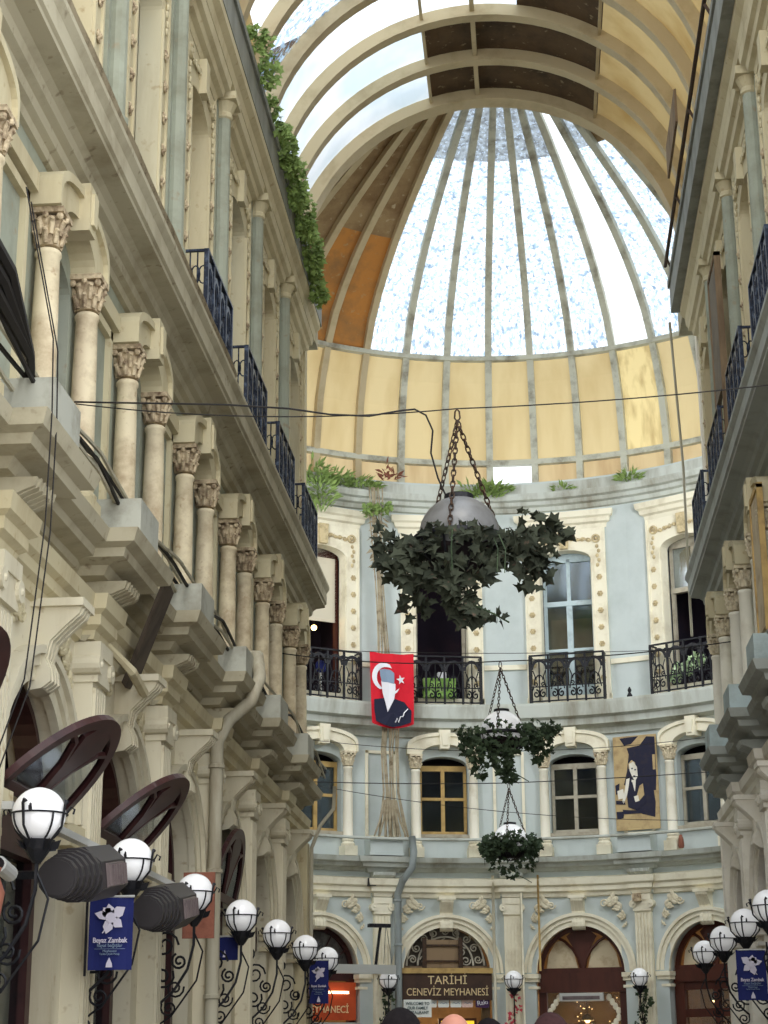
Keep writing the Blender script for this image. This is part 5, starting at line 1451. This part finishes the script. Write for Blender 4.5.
m.build('cloth', M['red'], r, smooth=True)
out = []
cr = []
for k in range(15):
    a = math.radians(62 + k * 13.2); cr.append((-0.20 + 0.30 * math.cos(a), 0.30 + 0.34 * math.sin(a)))
ci = []
for k in range(15):
    a = math.radians(58 + k * 14.2); ci.append((-0.14 + 0.25 * math.cos(a), 0.27 + 0.27 * math.sin(a)))
m = MB(); pts = []
for a, b in zip(cr, ci): pts += [fl(a[0], a[1], 0.035), fl(b[0], b[1], 0.035)]
m.add(pts, [(2 * i, 2 * i + 1, 2 * i + 3, 2 * i + 2) for i in range(14)]); m.build('crescent', M['white'], r)
flagpoly('star', [(0.21 + (0.125 if k % 2 == 0 else 0.05) * math.cos(PI / 2 + 0.25 + k * PI / 5), 0.24 + (0.125 if k % 2 == 0 else 0.05) * math.sin(PI / 2 + 0.25 + k * PI / 5)) for k in range(10)], M['white'], 0.05, r)
flagpoly('bust_coat', [(-0.46, -0.26), (-0.2, -0.22), (0.02, -0.22), (0.30, -0.30), (0.40, -0.42), (0.48, -0.5), (0.47, -0.78), (0.2, -0.88), (0, -0.91), (-0.2, -0.88), (-0.42, -0.78), (-0.46, -0.5)], M['navy'], 0.06, r)
flagpoly('bust_face', [(-0.30, 0.18), (-0.10, 0.20), (0.06, 0.12), (0.06, 0.0), (0.05, -0.12), (0.03, -0.25), (-0.13, -0.56), (-0.20, -0.3), (-0.26, -0.12)], M['white'], 0.08, r)
flagpoly('bust_hat', [(-0.33, 0.44), (-0.2, 0.48), (-0.06, 0.46), (0.03, 0.38), (0.03, 0.12), (-0.12, 0.16), (-0.28, 0.16), (-0.32, 0.3)], M['greyb'], 0.09, r)
flagpoly('bust_collar', [(0.04, -0.06), (0.16, 0.02), (0.10, -0.08), (0.03, -0.13)], M['white'], 0.085, r)
m = MB(); m.tube([fl(0.06, -0.80, 0.085), fl(0.10, -0.70, 0.085), fl(0.13, -0.80, 0.085), fl(0.18, -0.66, 0.085), fl(0.24, -0.66, 0.085), fl(0.28, -0.56, 0.085), fl(0.38, -0.46, 0.085)], 0.016, 4); m.build('signature', M['white'], r)

# ------------------------------------------------------------------ poster
r = put(empty('poster', label='large sepia poster of a seated person in a dark coat between the two right windows', cat='poster'), 'A', 22.4)
W, Z0, Z1 = 0.54, 6.86, 9.08
MB().box(-W, W, 0.07, 0.10, Z0, Z1).build('board', M['sepia'], r)
def pp(name, poly, mt, w=0.106):
    m = MB(); n = len(poly); cx = sum(a for a, b in poly) / n; cz = sum(b for a, b in poly) / n
    q = [((u - 0.5) * 2 * W, w, Z1 + (Z0 - Z1) * v) for u, v in [(cx, cz)] + list(poly)]
    m.add(q, [(0, i + 1, (i + 1) % n + 1) for i in range(n)]); return m.build(name, M[mt], r)
pp('dark_backdrop', [(0.32, 0.13), (0.62, 0.11), (0.78, 0.02), (0.97, 0.03), (0.97, 0.45), (0.9, 0.88), (0.62, 0.84), (0.42, 0.78), (0.36, 0.55), (0.22, 0.52), (0.30, 0.38), (0.36, 0.2)], 'pnavy')
pp('dark_corner', [(0.16, 0.02), (0.6, 0.01), (0.42, 0.09), (0.26, 0.10)], 'pnavy')
pp('light_window', [(0.90, 0.22), (0.96, 0.22), (0.96, 0.38), (0.90, 0.38)], 'sepia', 0.112)
pp('light_patch', [(0.90, 0.6), (0.97, 0.6), (0.98, 0.84), (0.94, 0.78)], 'sepia', 0.112)
pp('hair', [(0.34, 0.30), (0.42, 0.26), (0.5, 0.29), (0.52, 0.38), (0.46, 0.36), (0.40, 0.31), (0.35, 0.36)], 'sepia', 0.112)
pp('face', [(0.36, 0.30), (0.46, 0.28), (0.54, 0.34), (0.55, 0.44), (0.48, 0.49), (0.42, 0.44), (0.37, 0.38)], 'trimW', 0.116)
pp('eye', [(0.41, 0.345), (0.45, 0.345), (0.44, 0.36), (0.41, 0.36)], 'pnavy', 0.12); pp('eye', [(0.48, 0.36), (0.52, 0.36), (0.51, 0.375), (0.48, 0.375)], 'pnavy', 0.12); pp('mouth', [(0.44, 0.425), (0.50, 0.43), (0.49, 0.44), (0.45, 0.438)], 'pnavy', 0.12)
pp('cup', [(0.06, 0.58), (0.2, 0.56), (0.22, 0.66), (0.08, 0.67)], 'trimW', 0.115)
pp('shirt', [(0.40, 0.47), (0.50, 0.48), (0.47, 0.60), (0.40, 0.56)], 'trimW', 0.114)
pp('sleeve', [(0.28, 0.46), (0.36, 0.45), (0.31, 0.6), (0.20, 0.72), (0.16, 0.70), (0.24, 0.56)], 'trimW', 0.112)
pp('coat', [(0.36, 0.48), (0.42, 0.50), (0.46, 0.60), (0.56, 0.50), (0.66, 0.56), (0.7, 0.72), (0.5, 0.8), (0.3, 0.76), (0.28, 0.64)], 'pnavy', 0.118)
pp('arm', [(0.58, 0.54), (0.66, 0.52), (0.68, 0.64), (0.56, 0.70), (0.48, 0.68)], 'sepia', 0.122)
pp('hand', [(0.44, 0.65), (0.54, 0.64), (0.56, 0.70), (0.47, 0.71)], 'trimW', 0.126)
for k, pl in enumerate(([(0.02, 0.52), (0.12, 0.50), (0.1, 0.60), (0.03, 0.62)], [(0.02, 0.68), (0.22, 0.69), (0.24, 0.73), (0.02, 0.72)], [(0.02, 0.80), (0.2, 0.8), (0.18, 0.87), (0.03, 0.88)], [(0.16, 0.78), (0.5, 0.8), (0.6, 0.83), (0.2, 0.83)])):
    pp('table_item', pl, 'pnavy', 0.112)

# ------------------------------------------------------------------ tavern sign, notices, menus
r = put(empty('tavern_sign', label='dark brown tavern sign with gilt letters over the arch door', cat='sign'), 'A', -11.4)
MB().box(-1.05, 1.05, 0.12, 0.22, 3.06, 3.66).build('board', M['signD'], r)
MB().box(-1.07, 1.07, 0.08, 0.26, 3.66, 3.78).build('top_ledge', M['woodY'], r)
text('TARİHİ', 0.27, (0, -0.235, 3.50), r, M['gold'], sx=1.0)
text('CENEVİZ MEYHANESİ', 0.235, (0, -0.235, 3.235), r, M['gold'], sx=0.83)
r = put(empty('crate_panel', label='weathered wooden crate panel with iron straps fixed in the scroll grille', cat='panel'), 'A', -11.9)
MB().box(-0.42, 0.42, -0.14, -0.04, 3.80, 4.44).build('boards', M['crate'], r)
MB().box(-0.48, -0.38, -0.05, 0.01, 3.78, 4.48).build('side_strap', M['chain'], r); MB().box(0.38, 0.48, -0.05, 0.01, 3.78, 4.48).build('side_strap', M['chain'], r)
MB().box(-0.42, 0.42, -0.05, 0.0, 3.93, 3.97).build('cross_strap', M['chain'], r); MB().box(-0.42, 0.42, -0.05, 0.0, 4.29, 4.33).build('cross_strap', M['chain'], r)
r = put(empty('notice_board', label='white notice with dark lettering left of the tavern door', cat='sign'), 'A', -16.7)
MB().box(-0.33, 0.33, 0.24, 0.26, 2.68, 3.07).build('board', M['paper'], r)
for k, s in enumerate(('WELCOME TO', 'OUR FAMILY', 'RESTAURANT')): text(s, 0.095, (0, -0.27, 2.98 - 0.10 * k), r, M['ink'], sx=0.9, bold=0.001)
for k, u in enumerate((-0.38, -0.09, 0.20, 0.47)):
    m = MB(); m.prism([(u - 0.12, 2.90), (u + 0.12, 2.90), (u + 0.13, 2.94), (u + 0.13, 3.06), (u - 0.13, 3.06), (u - 0.13, 2.94)], 0.15, 0.16)
    o = m.build('menu_card', M['pinkp'] if k == 3 else M['paper'], label=['leftmost white card hanging under the tavern sign', 'second white card from the left hanging under the tavern sign', 'third white card from the left hanging under the tavern sign', 'pinkish card hanging under the tavern sign'][k], cat='card', group='cards hanging under the tavern sign')
    put(o, 'A', -11.4)
    q = MB(); q.tube([(u - 0.08, 0.165, 2.99), (u - 0.04, 0.165, 3.01), (u, 0.165, 2.98), (u + 0.05, 0.165, 3.01), (u + 0.09, 0.165, 2.98)], 0.006, 4).build('print', M['greyb'], o)
r = put(empty('purple_card', label='dark purple card with white scribble at the right end under the tavern sign', cat='card'), 'A', -11.4)
MB().prism([(0.66, 2.90), (0.94, 2.88), (0.98, 2.94), (0.97, 3.10), (0.66, 3.08)], 0.18, 0.2).build('board', M['purple'], r)
text('Rakı', 0.15, (0.815, -0.21, 3.0), r, M['white'], rot=(PI / 2, -0.15, 0))
r = put(empty('menu_lightbox', label='glowing yellow lightbox inside the tavern door', cat='lightbox'), 'A', -9.2)
MB().box(-0.36, 0.42, -0.75, -0.68, 2.2, 2.62).build('panel', M['yellowE'], r)
MB().box(-0.42, 0.48, -0.80, -0.70, 2.14, 2.68).build('frame', M['woodR'], r)
# red sign in bay 1
r = put(empty('red_sign', label='lit red brown restaurant sign in the arch beside the left corner', cat='sign'), 'A', -32.6)
MB().box(-0.92, 0.85, -0.16, -0.08, 2.62, 3.46).build('board', M['signR'], r)
text('MEYHANECİ', 0.22, (0.1, 0.07, 2.85), r, M['gold'], sx=0.9, bold=0.002)
MB().box(0.05, 0.62, -0.02, 0.02, 3.20, 3.26).build('strip_lamp', M['tube'], r)
MB().box(-0.6, 0.75, -0.15, 0.25, 2.42, 2.56).build('grey_hood', M['alu'], r)
# awning bar
r = put(empty('awning', label='white awning bar with support arms projecting before the left arch of the back wall', cat='awning'), 'A', -30.0)
MB().box(-1.6, 0.95, 0.95, 1.07, 3.60, 3.80).build('front_bar', M['alu'], r)
for u in (-1.4, 0.85): MB().box(u - 0.04, u + 0.04, 0.1, 1.0, 3.66, 3.74).build('side_arm', M['alu'], r)
r = put(empty('flood_lamp', label='black flood lamp arm standing on the awning bar beside the fluted pilaster', cat='lamp'), 'A', -24.6)
MB().tube([(-0.05, 0.6, 3.8), (0.05, 0.6, 4.55), (0.08, 0.6, 4.7)], 0.035, 6).build('arm', M['iron'], r)
MB().box(-0.22, 0.30, 0.52, 0.68, 4.66, 4.74).build('head', M['iron'], r)
MB().tube([(0.2, 0.6, 4.66), (0.14, 0.62, 3.85)], 0.006, 4).build('stay_wire', M['iron'], r)
MB().tube([(0.22, 0.6, 4.66), (0.34, 0.62, 3.85)], 0.006, 4).build('stay_wire', M['iron'], r)
# bar heater in bay 3
r = put(empty('bar_heater', label='slim silver bar heater above the lit timber window', cat='heater'), 'A', 11.25)
MB().box(-0.52, 0.50, -0.1, 0.04, 3.02, 3.20).build('casing', M['alu'], r)
MB().box(-0.45, 0.42, 0.04, 0.05, 3.05, 3.13).build('element', M['heatgrid'], r)
# small things on the rotunda wall
for tt, z, lab in ((-24.7, 5.72, 'small black loudspeaker under the ledge left of the drain pipe'), (21.9, 5.3, 'small rusty knob lamp on the capital right of the timber window')):
    o = put(MB().box(-0.09, 0.09, 0.1, 0.3, z - 0.09, z + 0.09).build('loudspeaker' if z > 5.5 else 'knob_lamp', M['iron'] if z > 5.5 else M['cap'], label=lab, cat='loudspeaker' if z > 5.5 else 'lamp'), 'A', tt)
o = put(MB().lathe(0, 0.25, [(0.06, 6.9), (0.07, 6.95), (0.06, 7.1), (0.03, 7.2)], 10).build('bracket_lantern', M['brick'], label='small rusty lantern fixed below the rail right of the poster', cat='lantern'), 'A', 30.5)
o.location.z -= 0.55
# balcony contents
r = put(empty('flower_box', label='bright green patterned cloth over a box on the balcony right of the flag', cat='box'), 'A', -11.9)
MB().box(-0.42, 0.38, 0.18, 0.34, 10.15, 10.62).build('cloth', M['greenbox'], r)
MB().box(-0.05, 0.15, 0.1, 0.3, 10.62, 10.78).build('white_box', M['white'], r)
foliage('flower_bush', [(ap(33, 0.28, 10.5), (0.22, 0.1, 0.2)), (ap(35.6, 0.28, 10.65), (0.22, 0.1, 0.2)), (ap(31, 0.28, 10.35), (0.15, 0.1, 0.14))], M['flowerW'], 260, 0.08, 'pale green and white flowering plant on the right balcony', 'plant')
r = put(empty('desk_fan', label='small blue fan standing on the balcony left of the flag', cat='fan'), 'A', -34.2)
MB().ball(0, 0.2, 10.75, 0.16, 1, 0.4, 1, 14, 8).build('cage', M['banner'], r)
MB().tube([(0, 0.2, 10.02), (0, 0.2, 10.6)], 0.03, 6).build('stand', M['alu'], r)
r = put(empty('ledge_finial', label='small finial bump on the ledge below the middle blue panel', cat='finial'), 'A', 22.5)  # plain iron finial knob on the ledge
MB().lathe(0, 0.3, [(0.06, 9.95), (0.07, 10.0), (0.03, 10.08), (0.05, 10.14), (0.01, 10.22)], 10).build('knob', M['iron'], r)

# ------------------------------------------------------------------ lit bulbs inside
def bulb(w, t, u, wv, z, rad, label, shade=True):
    r = put(empty('pendant_lamp', label=label, cat='lamp'), w, t)
    MB().ball(u, wv, z, rad, n=12, m=8).build('bulb', M['bulb'], r, smooth=True)
    if shade: MB().lathe(u, wv, [(rad * 2.2, z - rad * 0.2), (rad * 1.6, z + rad * 1.2), (rad * 0.6, z + rad * 1.8)], 14).build('shade', M['curtain'], r)
    MB().tube([(u, wv, z + rad), (u, wv, 3.6 if z < 5 else z + 1.2)], 0.008, 4).build('cord', M['cable'], r)
bulb('A', 11.25, -0.05, -0.9, 2.62, 0.07, 'glowing warm pendant lamp inside the timber window')
bulb('A', 33.75, -0.35, -0.7, 3.0, 0.05, 'glowing warm lamp behind the upper panel of the timber door')
bulb('A', 33.75, -0.1, -0.7, 2.35, 0.07, 'glowing warm lamp behind the lower panel of the timber door')
bulb('A', -33.75, 0.15, -0.6, 11.9, 0.07, 'glowing warm bulb inside the first balcony door', False)
bulb('A', -33.75, -0.55, -0.7, 2.35, 0.07, 'glowing warm lamp under the red sign')
bulb('L', CL[1], 0.5, -0.9, 2.35, 0.06, 'small glowing lamp behind the left shop window, nearer one')
bulb('L', CL[2] - 0.0, -0.45, -0.9, 2.35, 0.06, 'small glowing lamp behind the left shop window, farther one')
m = MB()
for k in range(26): m.ball(random.uniform(-0.75, 0.75), -0.4, random.uniform(1.6, 3.1), 0.012, n=6, m=4)
o = put(m.build('fairy_lights', M['bulb'], label='tiny string lights behind the lit timber window', cat='lights', kind='stuff'), 'A', 11.25)
def plight(loc, e, col, r=0.15):
    l = bpy.data.lights.new('lamp_light', 'POINT'); l.energy = e; l.color = col; l.shadow_soft_size = r
    o = bpy.data.objects.new('lamp_light', l); COL.objects.link(o); o.location = loc
for (w, t, wv, z, e) in (('A', 11.25, -0.9, 2.4, 34), ('A', 33.75, -0.9, 2.4, 30), ('A', -11.25, -1.2, 2.6, 22), ('A', -33.75, -0.8, 2.1, 28), ('A', -33.75, -0.6, 11.9, 8), ('L', CL[1], -1.0, 2.2, 12), ('L', CL[2], -1.0, 2.2, 12), ('L', CL[3], -1.0, 2.2, 8)):
    loc, rz = place(w, t); q = Vector(loc) + Matrix.Rotation(rz, 3, 'Z') @ Vector((0, -wv, z)); plight(q, e, (1.0, 0.72, 0.42))

# ------------------------------------------------------------------ people (seen from behind, only the tops of their heads in frame)
def skin_chain(name, verts, edges, radii, mtl, parent=None, root=0, sub=2):
    me = bpy.data.meshes.new(name); me.from_pydata(verts, edges, []); me.materials.append(mtl)
    o = bpy.data.objects.new(name, me); COL.objects.link(o); o.parent = parent
    md = o.modifiers.new('Skin', 'SKIN'); md.use_smooth_shade = True
    for i, v in enumerate(me.skin_vertices[0].data):
        rr = radii[i]; v.radius = rr if isinstance(rr, tuple) else (rr, rr); v.use_root = (i == root)
    s = o.modifiers.new('Sub', 'SUBSURF'); s.levels = sub; s.render_levels = sub
    return o
def person(x, y, h, hair, cloth, label, bald=False):
    k = h / 1.75
    V = [(0, 0, .95), (0, 0, 1.12), (0, 0, 1.32), (0, 0, 1.44), (0, .01, 1.52), (0, .015, 1.60), (0, .01, 1.665)]
    R_ = [(.15, .11), (.135, .10), (.165, .11), (.10, .075), (.055, .055), (.082, .095), (.070, .085)]
    Ed = [(0, 1), (1, 2), (2, 3), (3, 4), (4, 5), (5, 6)]
    for s in (-1, 1):
        b = len(V)
        V += [(s * .19, 0, 1.40), (s * .23, -.02, 1.12), (s * .24, .06, .88), (s * .24, .09, .80)]
        R_ += [.055, .043, .032, (.022, .035)]
        Ed += [(3, b), (b, b + 1), (b + 1, b + 2), (b + 2, b + 3)]
        for f in range(4):
            c = len(V); V += [(s * .24, .075 + .02 * f, .745), (s * .235, .08 + .02 * f, .70 + .008 * abs(f - 1.5))]; R_ += [.010, .008]; Ed += [(b + 3, c), (c, c + 1)]
        c = len(V); V += [(s * .22, .125, .77), (s * .21, .135, .735)]; R_ += [.011, .009]; Ed += [(b + 3, c), (c, c + 1)]
        b = len(V); V += [(s * .10, 0, .86), (s * .10, .02, .48), (s * .105, -.01, .09), (s * .11, .13, .04)]; R_ += [.085, .055, .04, (.04, .03)]
        Ed += [(0, b), (b, b + 1), (b + 1, b + 2), (b + 2, b + 3)]
    V = [(a * k, b * k, c * k) for a, b, c in V]
    r = empty('person', (x, y, 0), label=label, cat='person')
    skin_chain('body', V, Ed, [(q[0] * k, q[1] * k) if isinstance(q, tuple) else q * k for q in R_], M['skin'], r)
    # face and ears
    m = MW_(); m.ball(0, .015, 1.635 * 1, 0.1, .80, .98, 1.15, 20, 14)
    m.ball(0, .115, 1.625, .016, 1, 1.2, 1.5, 8, 6)
    for s in (-1, 1): m.ball(s * .083, .01, 1.625, .026, .45, .8, 1.25, 8, 6); m.ball(s * .032, .102, 1.65, .012, 1.2, .6, .8, 8, 6)
    m.ball(0, .105, 1.585, .022, 1.1, .4, .35, 8, 5)
    o = m.build('head', M['skin'], r, smooth=True); o.scale = (k, k, k)
    m = MW_()
    # hair shell: upper and rear of the head
    P = []; N, Q = 22, 12
    for i in range(N):
        a = 2 * PI * i / N
        low = -0.55 if math.sin(a) < 0.2 else 0.35
        if bald: low = -0.5 if math.sin(a) < 0.5 else 0.2
        for j in range(Q + 1):
            top = 1.0 if not bald else 0.42
            e = math.asin(max(-1, min(1, low))) + (math.asin(top) - math.asin(low)) * j / Q
            q = 1.0 + (0.02 * math.sin(7 * a + j) if not bald else 0)
            P.append((.089 * q * math.cos(e) * math.cos(a), .015 + .106 * q * math.cos(e) * math.sin(a), 1.637 + .124 * q * math.sin(e)))
    m.raw(P, [(i * (Q + 1) + j, ((i + 1) % N) * (Q + 1) + j, ((i + 1) % N) * (Q + 1) + j + 1, i * (Q + 1) + j + 1) for i in range(N) for j in range(Q)])
    o = m.build('hair', hair, r, smooth=True); o.scale = (k, k, k)
    # clothes
    JV = [(0, 0, .90), (0, 0, 1.12), (0, 0, 1.32), (0, 0, 1.45)]; JR = [(.165, .125), (.15, .115), (.18, .125), (.085, .075)]; JE = [(0, 1), (1, 2), (2, 3)]
    for s in (-1, 1):
        b = len(JV); JV += [(s * .19, 0, 1.40), (s * .23, -.02, 1.12), (s * .24, .06, .90)]; JR += [.068, .055, .044]; JE += [(2, b), (b, b + 1), (b + 1, b + 2)]
    skin_chain('jacket', [(a * k, b * k, c * k) for a, b, c in JV], JE, [(q[0] * k, q[1] * k) if isinstance(q, tuple) else q * k for q in JR], cloth, r)
    TV = [(0, 0, .95)]; TR = [(.155, .12)]; TE = []
    for s in (-1, 1):
        b = len(TV); TV += [(s * .10, 0, .86), (s * .10, .02, .48), (s * .105, -.01, .10)]; TR += [.10, .07, .06]; TE += [(0, b), (b, b + 1), (b + 1, b + 2)]
    skin_chain('trousers', [(a * k, b * k, c * k) for a, b, c in TV], TE, [(q[0] * k, q[1] * k) if isinstance(q, tuple) else q * k for q in TR], M['navy'], r)
    return r
person(-0.55, 7.2, 1.765, M['hairB'], M['cloth1'], 'person with short black hair seen from behind, leftmost at the bottom edge')
person(-0.41, 8.6, 1.79, M['hairR'], M['cloth2'], 'bald person seen from behind below the tavern sign', True)
person(-0.285, 9.8, 1.79, M['hairB'], M['cloth1'], 'dark haired person just peeking in beside the bald person')
person(0.03, 8.0, 1.765, M['hairR'], M['cloth3'], 'person with wavy brown hair seen from behind at the right of the group')

# ------------------------------------------------------------------ light, sky, camera
w = bpy.data.worlds.new('sky'); S.world = w; w.use_nodes = True
nt = w.node_tree; N = nt.nodes; L = nt.links; bg = N['Background']
tc = N.new('ShaderNodeTexCoord'); sx_ = N.new('ShaderNodeSeparateXYZ'); L.new(tc.outputs['Generated'], sx_.inputs[0])
rp = N.new('ShaderNodeValToRGB'); rp.color_ramp.elements[0].position = 0.0; rp.color_ramp.elements[0].color = (0.92, 0.94, 0.95, 1)
rp.color_ramp.elements[1].position = 0.9; rp.color_ramp.elements[1].color = (0.80, 0.88, 0.98, 1)
L.new(sx_.outputs['Z'], rp.inputs['Fac']); L.new(rp.outputs[0], bg.inputs[0]); bg.inputs[1].default_value = 2.3
sun = bpy.data.lights.new('sun', 'SUN'); sun.energy = 1.2; sun.angle = math.radians(25); sun.color = (1.0, 0.95, 0.86)
so = bpy.data.objects.new('sun', sun); COL.objects.link(so); so.rotation_euler = (math.radians(38), math.radians(8), 0)
# added soft fill light behind the viewer, imitating daylight from the street end
al = bpy.data.lights.new('street_fill_light', 'AREA'); al.shape = 'RECTANGLE'; al.size = 9; al.size_y = 14; al.energy = 900; al.color = (1.0, 0.97, 0.92)
ao = bpy.data.objects.new('street_fill_light', al); COL.objects.link(ao); ao.location = (-0.5, -6, 9); ao.rotation_euler = (math.radians(98), 0, 0)

for sx in (-1, 1):  # two added fill lights, out of view, brightening the back wall
    bl = bpy.data.lights.new('rotunda_fill_light', 'AREA'); bl.shape = 'RECTANGLE'; bl.size = 3; bl.size_y = 5; bl.energy = 420; bl.color = (0.95, 0.98, 1.0)
    bo = bpy.data.objects.new('rotunda_fill_light', bl); COL.objects.link(bo); bo.location = (AXC + sx * 5.6, 35.2, 14.0)
    bo.rotation_euler = (Vector((AXC - sx * 1.0, 43.0, 9.0)) - bo.location).to_track_quat('-Z', 'Y').to_euler()
cam = bpy.data.cameras.new('camera'); co = bpy.data.objects.new('camera', cam); COL.objects.link(co); S.camera = co
pi_, ya, ro = 0.30, 0.0831, -0.0067
F = Vector((-math.sin(ya) * math.cos(pi_), math.cos(ya) * math.cos(pi_), math.sin(pi_)))
R0 = Vector((math.cos(ya), math.sin(ya), 0)); U0 = R0.cross(F)
R1 = R0 * math.cos(ro) + U0 * math.sin(ro); U1 = -R0 * math.sin(ro) + U0 * math.cos(ro)
mt = Matrix((R1, U1, -F)).transposed().to_4x4(); mt.translation = Vector((0, 0, 1.55))
co.matrix_world = mt
cam.sensor_fit = 'HORIZONTAL'; cam.sensor_width = 36; cam.lens = 36 * 1800 / 768; cam.clip_end = 400
S.view_settings.view_transform = 'Standard'; S.view_settings.look = 'None'; S.view_settings.exposure = 0.12
S.cycles.max_bounces = 8; S.cycles.transparent_max_bounces = 16; S.cycles.diffuse_bounces = 5
